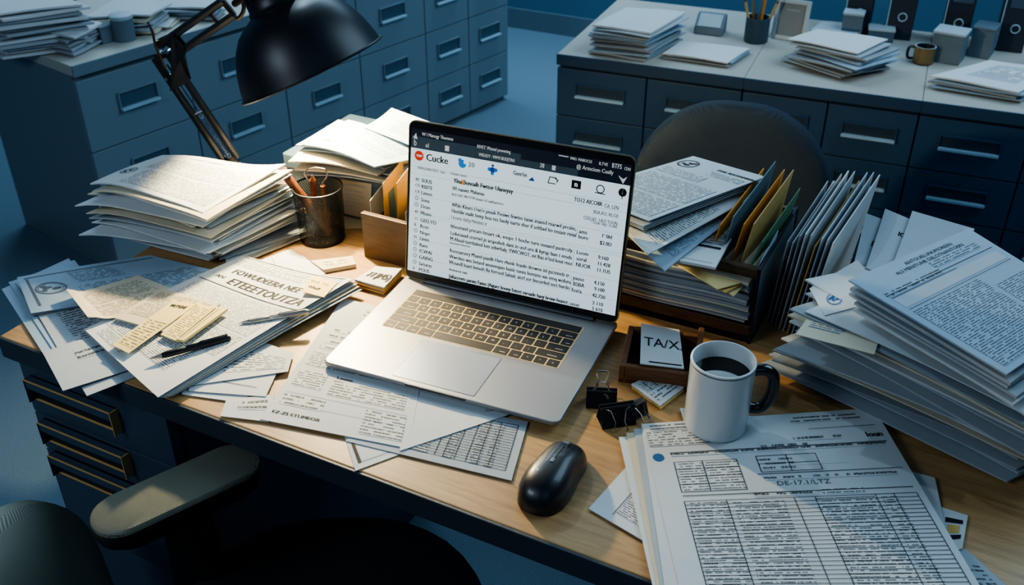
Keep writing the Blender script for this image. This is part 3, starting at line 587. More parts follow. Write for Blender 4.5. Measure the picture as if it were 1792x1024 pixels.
m.tube([lv(p) for p in cpts], .0022, 'brown_joint', 8); m.build('cable', lamp, smooth=True)
m, su = bars(E1 + dU * .01, J2, .014, .0068, 'lamp_black', 'upper_arm')
m.tube([lv(J2 - su * .014), lv(J2 + su * .014)], .0055, 'brown_joint', 8); m.tube([lv(J2 - dU * .035 - su * .014), lv(J2 - dU * .035 + su * .014)], .004, 'brown_joint', 8); m.build('upper_arm', lamp, smooth=True)
m = MB(); lp_ = [J2 + (-dU * math.cos(a) * .0 + dU * .03 * math.sin(a) + su * .022 * math.cos(a)) for a in [math.pi * k / 10 for k in range(11)]]
m.tube([lv(p) for p in lp_], .0035, 'brown_joint', 8)
neck = SM @ Vector((0, 0, .128)) + Vector((0, 0, T)); m.tube([lv(J2 + dU * .015), lv(J2.lerp(neck, .5) + Vector((0, 0, .012))), lv(neck)], .006, 'brown_joint', 10); m.build('head_joint', lamp, smooth=True)
LPOS = rc - ax * .036
# ================================================================== PEN CUP
cb = PX(565, 416, 0)
cup = thing('pen_cup', 'black wire mesh pen cup left of the laptop', 'pen cup', cb)
m = MB(); NR, NC, r0, r1, ht = 30, 66, .0375, .041, .093
def cpnt(i, j, o=0): a = 6.2832 * (i + o) / NC; f = j / NR; r = r0 + (r1 - r0) * f; return Vector((r * math.cos(a), r * math.sin(a), .003 + ht * f))
hw_ = .00066
for j in range(NR):
    for i in range(NC):
        o = .5 * (j % 2)
        for d in (-.5, .5):
            A, B = cpnt(i, j, o), cpnt(i, j + 1, o + d); t = Vector((-A.y, A.x, 0)).normalized() * hw_; n_o = Vector((A.x, A.y, 0)).normalized() * (.0003 if d > 0 else -.0001)
            m.add([A - t + n_o, A + t + n_o, B + t + n_o, B - t + n_o], [(0, 1, 2, 3)], 'cup_wire')
m.build('mesh_wall', cup)
m = MB(); m.tube([(r1 * math.cos(6.2832 * k / 64), r1 * math.sin(6.2832 * k / 64), ht + .003) for k in range(64)], .0018, 'cup_wire', 8, True); m.build('rim', cup, smooth=True)
m = MB(); m.lathe([(0, 0), (r0, 0), (r0 + .001, .002), (r0, .007), (r0 - .001, .007), (r0 - .0015, .003), (0, .003)], 'cup_wire', 48); m.build('base', cup, smooth=True)
def stick(name, label, cat, A, B, r, body_, tip=None, tipm=None, group=None):
    A, B = Vector(A), Vector(B); m = MB(); d = (B - A).normalized(); t_ = thing(name, label, cat, A, 0, group)
    m.tube([Vector(), B - A], r, body_, 6 if name == 'pencil' else 14); m.build('shaft', t_, smooth=name != 'pencil')
    if tip: m = MB(); m.tube([B - A, B - A + d * tip], [r, r * .18], tipm, 12); m.build('tip', t_, smooth=True)
    return t_
up = Vector((0, 0, 1)); rt = RT
stick('wooden_stick', 'thick brown wooden stick leaning left in the mesh pen cup', 'pencil', cb + rt * .012 + up * .012, cb - rt * .050 - up * -.118, .0075, 'pencil_wood')
stick('pencil', 'short reddish brown pencil standing upright in the mesh pen cup', 'pencil', cb - rt * .008 + up * .006 + FW * .01, cb - rt * .006 + up * .108 + FW * .0, .0052, 'red_pencil', .01, 'pencil_wood')
stick('wooden_stick', 'slim brown stick standing low at the middle of the mesh pen cup', 'pencil', cb + rt * .010 + up * .006, cb + rt * .010 + up * .098, .0048, 'pencil_wood')
m = MB(); c0 = cb + rt * .006
loop = [(.002, .02), (.001, .07), (.000, .092), (.004, .104), (.011, .112), (.014, .120), (.010, .128), (-.004, .131), (-.018, .128), (-.025, .121), (-.022, .113), (-.015, .104)]
m.tube([c0 + rt * x + up * z for x, z in loop], .0013, 'wire', 8); tag(m.build('wire_clip', None, c0, smooth=True), 'large bent wire clip loop sticking out of the mesh pen cup', 'clip')
# ================================================================== MUG
mb_ = PX(1251, 742, .0125); mug = thing('coffee_mug', 'white enamel mug of black coffee with a black handle, standing on the forms', 'mug', mb_, YAW)
R_ = .0395; H_ = .101
m = MB(); m.lathe([(0, 0), (R_ - .004, 0), (R_ - .001, .002), (R_, .006), (R_, H_ - .004), (R_ + .0006, H_ - .002), (R_, H_), (R_ - .0022, H_ + .0004), (R_ - .0032, H_ - .002), (R_ - .0034, .01), (0, .006)], 'mug_white', 72, mats=['mug_white'] * 4 + ['mug_black'] + ['mug_white'] * 5)
m.build('body', mug, smooth=True)
m = MB(); m.lathe([(0, .079), (R_ - .0036, .079), (R_ - .0036, .075), (0, .075)], 'coffee', 48); m.build('coffee', mug, smooth=True)
m = MB(); hp = [(R_ - .002, .084), (R_ + .012, .085), (R_ + .021, .080), (R_ + .0255, .07), (R_ + .0255, .05), (R_ + .021, .034), (R_ + .012, .026), (R_ - .002, .027)]
def smoothp(p, k=5):
    out = []; p = [Vector((x, 0, z)) for x, z in p]
    for i in range(len(p) - 1):
        a, b, c, d = p[max(0, i - 1)], p[i], p[i + 1], p[min(len(p) - 1, i + 2)]
        for j in range(k): t = j / k; out.append(.5 * ((2 * b) + (c - a) * t + (2 * a - 5 * b + 4 * c - d) * t * t + (3 * b - a - 3 * c + d) * t ** 3))
    return out + [p[-1]]
m.tube(smoothp(hp), .0074, 'mug_black', 14); m.build('handle', mug, smooth=True)
# ================================================================== MOUSE
mo = (PX(905, 890, 0) + PX(1036, 805, 0)) / 2; mh, mt = PX(1000, 800, .0), PX(935, 893, .0)
ma = math.atan2((mh - mt).y, (mh - mt).x) - math.pi / 2
mouse = thing('computer_mouse', 'black wireless mouse on the wood in front of the laptop', 'mouse', ((mh + mt) / 2).to_tuple(), ma)
def msec(t):                                 # t 0 tail .. 1 nose
    q = abs(2 * t - 1); hw = .0315 * max(0, 1 - q ** 2.9) ** .42 * (1 - .10 * math.exp(-((t - .62) / .18) ** 2)) * (1.04 - .10 * t); hgt = .037 * max(0, 1 - abs(2 * t ** .85 - 1) ** 2.6) ** .5
    return hw, hgt
m = MB(); NS, NA = 28, 25; vs = []
for i in range(NS + 1):
    t = i / NS; tt = .5 - .5 * math.cos(math.pi * t); hw, hg = msec(tt); y = -.061 + .122 * tt
    for k in range(NA):
        a = math.pi * k / (NA - 1); c_, s_ = math.cos(a), math.sin(a)
        vs.append(Vector((-hw * math.copysign(abs(c_) ** .75, c_), y, .002 + hg * s_ ** .85)))
fs = [(i * NA + k, i * NA + k + 1, (i + 1) * NA + k + 1, (i + 1) * NA + k) for i in range(NS) for k in range(NA - 1)]
fs += [tuple(range(NA)), tuple(range(NS * NA, (NS + 1) * NA))] + [(i * NA, (i + 1) * NA, (i + 1) * NA + NA - 1, i * NA + NA - 1) for i in range(NS)]
m.add(vs, fs, 'mouse_black'); m.build('shell', mouse, smooth=True)
def mtop(y): t = (y + .061) / .122; return .002 + msec(t)[1]
m = MB(); m.tube([(x, .033, mtop(.033) - .0035) for x in (-.004, .004)], .0075, 'mouse_grey', 20); m.build('scroll_wheel', mouse, smooth=True)
m = MB(); ys = [-.008 + .008 * k for k in range(9)]
m.tube([(-.0, y, mtop(y) + .0002) for y in ys], .0007, 'slot_dark', 6); m.tube([(-.006 - .012 * (1 - k / 8) * 0, y, mtop(y) - .0002) for k, y in enumerate(ys)], .0005, 'mouse_grey', 6); m.build('button_seam', mouse)
m = MB(); m.box((0, -.004, mtop(-.004) - .0005), (.004, .008, .0025), 'mouse_grey'); m.build('mode_button', mouse, bevel=.0008)
# ================================================================== BINDER CLIPS
def clip(label, loc, rz, ln, hgt, lift, open1, open2):
    t = thing('binder_clip', label, 'binder clip', loc, rz, 'binder clips beside the laptop')
    m = MB(); w_ = hgt * .5
    for sg in (-1, 1): m.prism([(-ln / 2, sg * w_, 0), (-ln / 2, sg * (w_ + .0012), 0), (-ln / 2, sg * .0028, hgt), (-ln / 2, sg * .0016, hgt)], (ln, 0, 0), 'clip_black')
    m.box((0, 0, .0006), (ln, w_ * 2 + .002, .0012), 'clip_black'); m.build('spring_body', t, bevel=.0004)
    for sg, op in ((-1, open1), (1, open2)):
        m = MB(); a = op; d = Vector((0, sg * math.sin(a), math.cos(a))); o_ = Vector((0, sg * .0035, hgt - .001))
        m.tube([o_ + Vector((-ln * .36, 0, 0)), o_ + Vector((-ln * .22, 0, 0)) + d * .004, o_ + Vector((-ln * .13, 0, 0)) + d * hgt * .75, o_ + Vector((-ln * .2, 0, 0)) + d * hgt * 1.15, o_ + Vector((-ln * .15, 0, 0)) + d * hgt * 1.32, o_ + Vector((ln * .15, 0, 0)) + d * hgt * 1.32, o_ + Vector((ln * .2, 0, 0)) + d * hgt * 1.15, o_ + Vector((ln * .13, 0, 0)) + d * hgt * .75, o_ + Vector((ln * .22, 0, 0)) + d * .004, o_ + Vector((ln * .36, 0, 0))], .0011, 'wire', 8)
        m.build('wire_handle', t, smooth=True)
        m = MB(); m.tube([(-ln / 2, sg * .0035, hgt), (ln / 2, sg * .0035, hgt)], .0016, 'clip_black', 10); m.build('rolled_lip', t, smooth=True)
    return t
# ================================================================== PENS
def pen(name, label, A, B, r, body_, tipm, clipm):
    A, B = Vector(A), Vector(B); d = B - A; ln = d.length; t = thing(name, label, 'pen', A, math.atan2(d.y, d.x))
    tz = math.atan2(d.z, math.hypot(d.x, d.y)); M = Matrix.Rotation(-tz, 4, 'Y') @ Matrix.Rotation(math.pi / 2, 4, 'Y')
    m = MB(); m.lathe([(0, ln), (r * .7, ln - .0005), (r, ln - .004), (r, ln * .45), (r * .94, ln * .445), (r * .94, ln * .435), (r, ln * .43), (r, .024), (r * .8, .016)], body_, 24, M); m.build('barrel', t, smooth=True)
    m = MB(); m.lathe([(r * .8, .016), (r * .45, .006), (.0006, 0), (0, 0)], tipm, 20, M); m.build('tip', t, smooth=True)
    m = MB(); a = M @ Vector((-r - .0012, 0, ln - .004)); b = M @ Vector((-r - .0012, 0, ln - .042)); m.tube([M @ Vector((0, 0, ln - .004)), a, b, M @ Vector((-r * .8, 0, ln - .045))], .0009, clipm, 8); m.build('pocket_clip', t, smooth=True)
    return t
# ================================================================== PAPERS AT THE LEFT OF THE DESK
def spx(name, label, h, pts, m='white', items=(), bend=None, th=.0009, group=None, cat='paper', **kw): return sheet(name, label, cat, quadpx(h, *pts), bend, th, m, items, group, **kw)
flat = lambda a, ph: (lambda s, t: a * math.sin(3 * s + ph) * math.sin(2.5 * t + ph * 1.7))
spx('paper_sheet', 'blank white sheet tip poking out lowest at the desk front, left of the big report', .0016, ((120, 640), (240, 600), (262, 650), (152, 693)), 'grey', (('R', .1, .5, .9, .52, .0004, 'ink_grey'),))
spx('paper_sheet', 'outermost blue-white sheet hanging over the left desk edge', .003, ((3, 506), (120, 452), (240, 590), (76, 620)), 'blue')
spx('paper_sheet', 'pale sheet just inside the outermost one at the left desk edge', .0045, ((15, 494), (130, 455), (235, 585), (94, 614)), 'blue', (('R', .07, .05, .07, .95, .0006, 'ink_grey'),))
spx('paper_sheet', 'sheet with ragged print column under the folded cream paper, left side', .006, ((60, 540), (150, 510), (240, 590), (106, 618)), 'grey', (('B', .28, .1, .8, .98, 14),))
spx('paper_sheet', 'wide plain sheet with two printed lines at the front left corner of the desk', .0075, ((74, 616), (205, 575), (250, 635), (110, 684)), 'grey', (('B', .35, .22, .75, .45, 2),), lambda s, t: -.004 * s * t)
seal_items = (('S', .16, .45, .018), ('B', .33, .12, .62, .42, 7), ('R', .04, .1, .96, .08, .0006, 'ink_grey'), ('B', .3, .5, .95, .9, 8), ('R', .05, .12, .06, .85, .0005, 'ink_grey'))
for k in range(3): spx('certificate_sheet', ('lower certificate sheet under the sealed one at the left', 'middle certificate sheet under the sealed one at the left', 'bluish certificate with faint round seal, at the left below the tall stack')[k], .010 + .0022 * k, ((29 + 5 - 2 * k, 491 - 2 * k), (262, 447 - k), (425, 486), (54, 551 - 2 * k)), 'dim' if k < 2 else 'blue', seal_items if k == 2 else (), flat(.002, 1), cat='certificate')
spx('folded_letter', 'folded cream letter with faint print, lying open left of the big report', .019, ((119, 518), (240, 478), (345, 518), (157, 567)), 'cream', (('B', .15, .12, .9, .5, 9), ('B', .15, .56, .8, .9, 6)), lambda s, t: .012 * math.exp(-(s / .12) ** 2) - .004 * s, cat='letter')
# sheets under the report
for k, (h, pts, lb, it) in enumerate((
    (.0022, ((330, 620), (470, 650), (424, 705), (318, 690)), 'lowest curled sheet sticking out under the report at the desk front', ()),
    (.0042, ((340, 600), (483, 655), (465, 694), (330, 684)), 'second sheet from the bottom under the report at the desk front', (('R', .1, .72, .85, .7, .0005),)),
    (.0062, ((360, 560), (513, 618), (504, 650), (336, 674)), 'printed sheet sticking out to the right under the report', (('B', .3, .35, .95, .85, 6),)))):
    spx('paper_sheet', lb, h, pts, 'white', it)
rb = lambda a: (lambda s, t: a * max(0, s - .45) ** 2 * (1.3 - t) * 3 + .0015 * math.sin(4 * t))
for k in range(4):
    spx('report_sheet', 'curled sheet in the pile directly under the big report', .0078 + .0016 * k, ((437 - 2 * k, 452 - k), (634 - 4 * k, 512 - 4 * k), (300 - 6 * k, 694 + k), (152 - k, 584 - k)), ('grey', 'cream', 'white', 'grey')[k], (), rb(.005 + .001 * k), group='sheets under the report', cat='paper')
rep = [('B', .05, .025, .95, .065, 3), ('R', .03, .012, .95, .014, .0006), ('B', .05, .075, .7, .11, 2), ('T', .15, .190, .0180, 'FOWUDEERA NEE', 'ink', .92, 1), ('T', .10, .262, .011, 'AN', 'ink', 1.1, 1), ('T', .24, .285, .0225, 'ETEEETOUTZA', 'ink', 1.0, 1), ('R', .03, .315, .98, .315, .0014)]
rep += [('B', .06, .335, .94, .56, 17), ('B', .06, .575, .55, .70, 9), ('B', .58, .575, .94, .72, 10), ('B', .06, .73, .80, .90, 11), ('B', .1, .91, .42, .97, 4)]
spx('report', 'big white printed report with bold two-line heading, left of the laptop', .0155, ((425, 447), (620, 499), (277, 697), (147, 575)), 'white', rep, rb(.010), cat='report')
RH = .0175
spx('printed_card', 'small sheet of dense print lying under the yellow note strips on the report', RH + .004, ((281, 505), (386, 530), (322, 590), (200, 556)), 'cream', (('B', .06, .08, .92, .8, 14),), th=.003, cat='note')
spx('note_strip', 'long yellow note strip with scribbled figures, leftmost of the three on the report', RH + .0075, ((303, 526), (345, 532), (224, 615), (195, 600)), 'yellow', (('T', .14, .13, .010, 'WUYUHE', 'ink', .62, 1), ('B', .1, .42, .9, .93, 8)), lambda s, t: -.003 * t, cat='note')
spx('note_strip', 'yellow note strip with fine print, middle of the three on the report', RH + .006, ((346, 529), (375, 540), (310, 597), (281, 585)), 'yellow', (('B', .15, .08, .9, .95, 12), ('R', .92, .02, .93, .98, .0005)), th=.002, cat='note')
spx('note_strip', 'thick folded yellow note strip, rightmost of the three on the report', RH + .008, ((376, 536), (399, 543), (322, 599), (308, 593)), 'yellow', (('R', .2, .05, .25, .95, .0004), ('R', .5, .05, .52, .95, .0004)), lambda s, t: .003 * s, th=.004, cat='note')
spx('sticky_note', 'yellow sticky note with handwriting on the upper right of the report', RH + .009, ((545, 482), (591, 494), (567, 523), (529, 513)), 'yellow', (('T', .1, .35, .011, 'iaut  hii.', 'ink_grey', 1), ('T', .12, .72, .011, 'Wbtf?', 'ink', .9, 1)), lambda s, t: .003 * t, cat='sticky note')
pen('ballpoint_pen', 'silver ballpoint pen lying on the report under its heading', PX(418, 566, RH + .0045), PX(541, 545, RH + .0125), .0042, 'pen_silver', 'chrome', 'pen_silver')
pen('ballpoint_pen', 'black pen lying on the report near its lower edge', PX(262, 628, RH + .0065), PX(404, 590, RH + .0065), .0048, 'pen_black', 'pen_silver', 'pen_black')
# sheets between stack, cup and report
spx('paper_sheet', 'cream sheet corner between the tall stack and the pen cup', .002, ((405, 440), (480, 418), (507, 428), (445, 450)), 'cream')
spx('paper_sheet', 'white sheet corner peeking out above the report heading', .0035, ((455, 455), (508, 436), (560, 470), (520, 490)), 'white')
spx('paper_sheet', 'second white sheet corner behind the report, nearer the note pad', .005, ((475, 450), (530, 447), (570, 480), (500, 490)), 'white')
def padpx(name, label, h, pts, th, m, items, layers=1, cat='note pad'):
    C = quadpx(h, *pts); o = sheet(name, label, cat, C, None, th if layers == 1 else th / layers * .8, m, items, None, (6, 6))
    for k in range(1, layers):
        q = jit(C, .0015 * math.sin(k * 2.1), .0015 * math.cos(k * 3.3), .02 * math.sin(k * 1.7)); q = [p - Vector((0, 0, th * k / layers)) for p in q]
        c = sum(C, Vector()) / 4; s_ = sheet('pad_layer', None, None, [p - c for p in q], None, th / layers * .8, ('cream', 'manila')[k % 2], (), None, (4, 4), parent=o)
    return o
padpx('note_pad', 'flat cream note pad on the wood in front of the pen cup', .0075, ((543, 456), (616, 448), (623, 462), (566, 472)), .0065, 'cream', (('B', .2, .25, .8, .75, 2),))
padpx('note_pad', 'thick white note pad with scrawled figures, beside the left corner of the laptop', .0145, ((657, 466), (703, 470), (672, 503), (620, 489)), .013, 'white', (('T', .12, .68, .020, '77.JM5)', 'ink', .58, 1),), 4)
# ================================================================== TALL LEFT STACK
top = quadpx(.128, (277, 277), (497, 290), (355, 362), (150, 318)); bot = [Vector((-1.235, 1.145, T)), Vector((-1.015, 1.195, T)), Vector((-1.065, 1.022, T)), Vector((-1.30, .985, T))]
wv = lambda s, t: .006 * math.sin(5.2 * s + .6) * (1 - .4 * t) - .010 * (abs(s - .5) * 2) ** 3 * t + .007 * (1 - t) * s ** 3
lab_l = 'paper sheaf inside the tall stack at the left of the desk'
doc1 = [('S', .10, .62, .012), ('T', .30, .12, .007, 'AGOENT TAROEN', 'ink_grey'), ('B', .16, .18, .95, .50, 11), ('B', .22, .54, .95, .92, 12)]
stack(bot, top, 21, .016, .128, lab_l, 'paper', 'papers of the tall left stack', .015, wv, sd=3, fill=.55, wob=.33, rr=.13, mats=('white', 'grey', 'cream', 'white'), pick={20: ('document', 'sealed typed document on top of the tall left stack', 'document', doc1, 'white')})
rb0 = [Vector((-1.13, 1.12, T)), Vector((-1.02, 1.235, T)), Vector((-.985, 1.19, T)), Vector((-1.045, 1.03, T))]
stack(rb0, [p + Vector((-.01, .0, 0)) for p in rb0], 7, .003, .014, 'thin sheet at the foot of the tall left stack, fanned towards the pen cup', 'paper', 'sheets fanned at the foot of the left stack', .006, lambda s, t: 0, sd=5, rr=.09, fill=.6)
# ================================================================== DOCUMENT BOX AND STACK BEHIND THE CUP
bx0, bx1, by0, by1, bh = -1.105, -.70, 1.268, 1.47, .098
box = thing('document_box', 'grey-blue document box behind the pen cup with papers on top', 'box', ((bx0 + bx1) / 2, (by0 + by1) / 2, T))
m = MB(); m.box((0, 0, bh / 2 - .004), (bx1 - bx0, by1 - by0, bh - .008), 'box_grey'); m.build('body', box, bevel=.003)
m = MB(); m.box((0, 0, bh - .014), (bx1 - bx0 + .006, by1 - by0 + .006, .028), 'box_grey'); m.build('lid', box, bevel=.003)
fp = Vector((0, by0 - .004, T)); q4 = [PV(u, v, fp, 0) for u, v in ((597, 313), (650, 322), (648, 385), (603, 374))]
sheet('note_sheet', 'faint handwritten sheet standing against the document box behind the pen cup', 'note', q4, None, .0006, 'cream', (('B', .1, .12, .85, .25, 1), ('B', .1, .35, .8, .85, 6)), off=-.0012) if 0 else None
n_ = Vector((0, -1, 0)); m = MB(); m.prism([p for p in q4][::-1], n_ * -.001, 'paper_cream')
for k, (a, b) in enumerate(((.14, .8), (.30, .7), (.42, .75), (.52, .6), (.63, .7), (.74, .45))):
    A = q4[0].lerp(q4[3], a); B = q4[1].lerp(q4[2], a); m.hexa([A.lerp(B, .1) + n_ * .0002, A.lerp(B, b) + n_ * .0002, A.lerp(B, b) + n_ * .0003, A.lerp(B, .1) + n_ * .0003], [A.lerp(B, .1) + n_ * .0002 + Vector((0, 0, .0022)), A.lerp(B, b) + n_ * .0002 + Vector((0, 0, .0022)), A.lerp(B, b) + n_ * .0003 + Vector((0, 0, .0022)), A.lerp(B, .1) + n_ * .0003 + Vector((0, 0, .0022))], 'shade_band')
tag(m.build('note_sheet', None, sum(q4, Vector()) / 4), 'faint note sheet standing against the document box behind the pen cup', 'note')
spx('paper_sheet', 'small cream sheet on the wood just right of the pen cup', .002, ((598, 378), (640, 384), (650, 398), (605, 400)), 'cream')
tq0 = quadpx(bh + .06, (598, 206), (742, 258), (660, 281), (522, 244))
bot = [Vector((p.x, p.y, T)) for p in jit(tq0, .0, .01, .18)]
stack(bot, tq0, 8, bh + .001, bh + .058, 'loose curled sheet in the pile on the document box behind the laptop', 'paper', 'sheets on the document box', .016, lambda s, t: .006 * math.sin(4 * s) - .006 * t * (1 - s), sd=11, rr=.16, fill=.45, mats=('blue', 'cream', 'grey'), pick={7: ('letter', 'printed letter on top of the pile on the document box', 'letter', [('T', .13, .78, .014, 'ABCI', 'ink_grey', 1, 1), ('B', .12, .12, .9, .34, 7), ('B', .3, .4, .9, .62, 7)], 'blue')})
spx('letter', 'bright bent sheet rising at the back of the pile on the document box', bh + .068, ((686, 200), (780, 235), (740, 262), (636, 222)), 'blue', (('B', .3, .3, .9, .8, 8),), lambda s, t: .012 * (1 - t) ** 2, cat='letter')
# ================================================================== LETTER HOLDER
hx0, hx1, hy = -.872, -.655, 1.163
hold = thing('letter_holder', 'dark wooden letter holder behind the left side of the laptop', 'letter holder', ((hx0 + hx1) / 2, hy, T))
hw2 = (hx1 - hx0) / 2
m = MB(); m.box((0, .005, .041), (hw2 * 2, .010, .082), 'walnut'); m.build('front_board', hold, bevel=.0015)
m = MB(); m.box((0, .09, .035), (hw2 * 2, .008, .07), 'walnut'); m.build('back_board', hold, bevel=.0015)
m = MB(); m.box((0, .048, .004), (hw2 * 2, .08, .008), 'walnut'); m.build('base', hold)
def card(name, label, pts, th, mname, cat='card', group=None, marks=()):
    pts = [Vector(p) for p in pts]; n = (pts[1] - pts[0]).cross(pts[3] - pts[0]).normalized(); m = MB(); m.prism(pts, n * th, mname); c = sum(pts, Vector()) / 4
    for (s0, t0, s1, t1, mm) in marks:
        def P(s, t, o): return pts[0] * (1 - s) * (1 - t) + pts[1] * s * (1 - t) + pts[2] * s * t + pts[3] * (1 - s) * t + n * o
        for o in (-.0003, th + .0003): m.add([P(s0, t0, o), P(s1, t0, o), P(s1, t1, o), P(s0, t1, o)], [(0, 1, 2, 3)], mm)
    return tag(m.build(name, None, c), label, cat, group)
def upright(x, y0, y1, z0, z1, lean=0, drop=0, twist=0):   # front bottom, front top, back top, back bottom
    return [(x, y0, T + z0), (x + lean, y0 + .004, T + z1 - drop), (x + lean + twist, y1, T + z1), (x + twist, y1, T + z0)]
for x, y0, y1, z1, lean, mm, lb, mk in ((-.862, 1.180, 1.245, .115, -.004, 'paper_white', 'white card standing leftmost in the wooden letter holder', ((.1, .15, .55, .85, 'slate_card'),)),
    (-.838, 1.182, 1.247, .150, -.002, 'tan_card', 'tall tan envelope standing second in the wooden letter holder', ((.2, .2, .8, .5, 'slate_card'),)),
    (-.812, 1.180, 1.245, .158, .0, 'tan_card', 'taller tan envelope third from the left in the letter holder', ((.2, .55, .8, .85, 'slate_card'),)),
    (-.800, 1.176, 1.235, .112, .004, 'paper_white', 'short white card at the front of the letter holder', ()),
    (-.778, 1.182, 1.246, .168, .004, 'manila' if 0 else 'paper_manila', 'manila envelope next to the laptop edge in the letter holder', ()),
    (-.770, 1.176, 1.238, .100, .006, 'paper_cream', 'low cream card beside the laptop edge in the letter holder', ())):
    card('envelope' if 'envelope' in lb else 'card', lb, upright(x, y0, y1, .009, z1, lean, .02), .0012, mm, 'envelope' if 'envelope' in lb else 'card', None, mk)
# ================================================================== SHEETS UNDER THE LAPTOP
spx('paper_sheet', 'small sheet edge with few printed lines at the desk front, left of the long form', .0030, ((396, 700), (480, 690), (470, 738), (385, 728)), 'white', (('B', .3, .15, .9, .6, 2),))
bitems = [('R', .62, .02, .62, .24, .0005, 'ink_grey'), ('B', .30, .05, .56, .12, 2), ('B', .30, .14, .56, .22, 2), ('B', .68, .04, .95, .10, 2), ('B', .12, .26, .45, .29, 1), ('B', .10, .31, .40, .34, 1), ('B', .10, .36, .40, .39, 1), ('B', .08, .41, .5, .44, 1), ('B', .06, .47, .95, .58, 5), ('T', .35, .635, .008, 'Loune', 'ink', 1, 1), ('B', .05, .62, .28, .74, 5), ('B', .34, .645, .92, .76, 4), ('R', .05, .79, .95, .79, .0006, 'ink_blue'), ('B', .05, .80, .36, .88, 3), ('R', .34, .87, .95, .87, .0005, 'ink_blue'), ('T', .04, .945, .008, 'EZ-ZS ETUMEOR', 'ink', .9, 1), ('B', .66, .80, .95, .97, 6)]
spx('form', 'long printed form reaching from under the left side of the laptop to the desk front', .0055, ((600, 521), (757, 562), (714, 783), (455, 732)), 'white', bitems, lambda s, t: -.0015 * t, cat='form')
spx('paper_sheet', 'plain folded sheet with a slanting edge under the laptop front', .0040, ((700, 660), (930, 708), (886, 727), (700, 789)), 'white', (('B', .72, .1, .93, .55, 4),))
spx('table_sheet', 'sheet with a ruled table of figures sticking out under the laptop front', .0026, ((660, 690), (924, 738), (895, 841), (606, 772)), 'grey', (('G', .1, .1, .95, .88, [0, .5, .56, .64, .72, .8, .88, 1], 17), ('B', .1, .1, .48, .88, 17), ('B', .57, .1, .63, .88, 17), ('B', .73, .1, .79, .88, 17), ('B', .82, .1, .87, .88, 17)), lambda s, t: 0, cat='table sheet')
spx('paper_sheet', 'bordered sheet corner pointing at the desk front under the table of figures', .0014, ((600, 755), (690, 745), (735, 782), (622, 824)), 'white', (('R', .08, .02, .12, .86, .0008), ('R', .12, .86, .9, .84, .0008)))
# ================================================================== NOTE TRAY AND PAD
yn = math.radians(14); tc_ = Vector((-.331, 1.098, T)); nt_ = thing('note_tray', 'small open wooden tray holding the handwritten note beside the laptop', 'tray', tc_, yn)
tw, td, thh = .106, .100, .028
m = MB(); m.box((0, 0, .003), (tw, td, .006), 'dark_wood'); m.build('tray_floor', nt_)
for c_, s_ in (((-tw / 2 + .004, 0, thh / 2), (.008, td, thh)), ((tw / 2 - .004, 0, thh / 2 + .006), (.008, td, thh + .012)), ((0, -td / 2 + .004, thh / 2), (tw - .016, .008, thh)), ((0, td / 2 - .004, thh / 2), (tw - .016, .008, thh))): m = MB(); m.box(c_, s_, 'dark_wood'); m.build('side_board', nt_, bevel=.0012)
spx('handwritten_note', 'white note with handwritten capitals lying on the wooden tray', thh + .0025, ((1122, 568), (1189, 577), (1197, 645), (1120, 638)), 'white', (('T', .08, .55, .030, 'TA/X.', 'ink', .70), ('R', .2, .93, .95, .95, .0006)), lambda s, t: .002 * (1 - s), cat='note', th=.0016)
padpx('note_pad', 'small note pad with scribbled columns between binder clips and mug', .0075, ((1105, 672), (1147, 652), (1197, 678), (1155, 710)), .0065, 'white', (('B', .1, .12, .9, .5, 5), ('B', .1, .55, .9, .9, 3), ('R', .3, .1, .31, .5, .0006), ('R', .55, .1, .56, .5, .0006)), 2)
clip('binder_clip' and 'large black binder clip lying nearest the mouse, wire handles towards it', PX(1078, 736, .001), math.radians(40), .046, .025, 0, 2.5, 2.9)
clip('black binder clip standing behind the large one with its wire handle raised towards the laptop', PX(1052, 706, .001), math.radians(22), .040, .022, 0, -.3, 1.9)
clip('small black binder clip at the right of the three, nearest the note pad', PX(1112, 724, .001), math.radians(62), .028, .018, 0, 2.2, 2.4)
# ================================================================== DOCUMENT TRAY WITH FOLDERS
ox0, ox1, oy0, oy1, oh = -.56, -.238, 1.208, 1.42, .122
tray = thing('document_tray', 'dark wooden desk tray with a wire mesh end, packed with papers', 'tray', ((ox0 + ox1) / 2, (oy0 + oy1) / 2, T))
hw3, hd3 = (ox1 - ox0) / 2, (oy1 - oy0) / 2
m = MB(); m.box((0, 0, .006), (hw3 * 2, hd3 * 2, .012), 'dark_wood'); m.build('base', tray, bevel=.001)
m = MB(); m.box((0, -hd3 + .004, .014), (hw3 * 2, .008, .028), 'walnut'); m.build('front_lip', tray, bevel=.001)
m = MB(); m.box((0, -hd3 + .006, oh - .008), (hw3 * 2, .012, .016), 'walnut'); m.build('top_rail', tray, bevel=.002)
m = MB(); m.box((0, hd3 - .004, oh / 2), (hw3 * 2, .008, oh), 'dark_wood'); m.build('back_board', tray, bevel=.001)
m = MB(); m.box((-hw3 + .004, 0, oh / 2), (.008, hd3 * 2 - .02, oh), 'dark_wood'); m.build('end_board', tray, bevel=.001)
m = MB(); ny_, nz_ = 52, 30
for i in range(ny_ + 1): y = -hd3 + hd3 * 2 * i / ny_; m.box((hw3, y, oh / 2), (.0012, .0018, oh), 'tray_wire')
for j in range(nz_ + 1): m.box((hw3, 0, oh * j / nz_), (.0014, hd3 * 2, .0018), 'tray_wire')
for a, b in (((hw3, 0, oh), (.004, hd3 * 2 + .004, .004)), ((hw3, -hd3, oh / 2), (.004, .004, oh)), ((hw3, hd3, oh / 2), (.004, .004, oh)), ((hw3, 0, .002), (.004, hd3 * 2 + .004, .004))): m.box(a, b, 'cup_wire')
m.build('mesh_panel', tray)
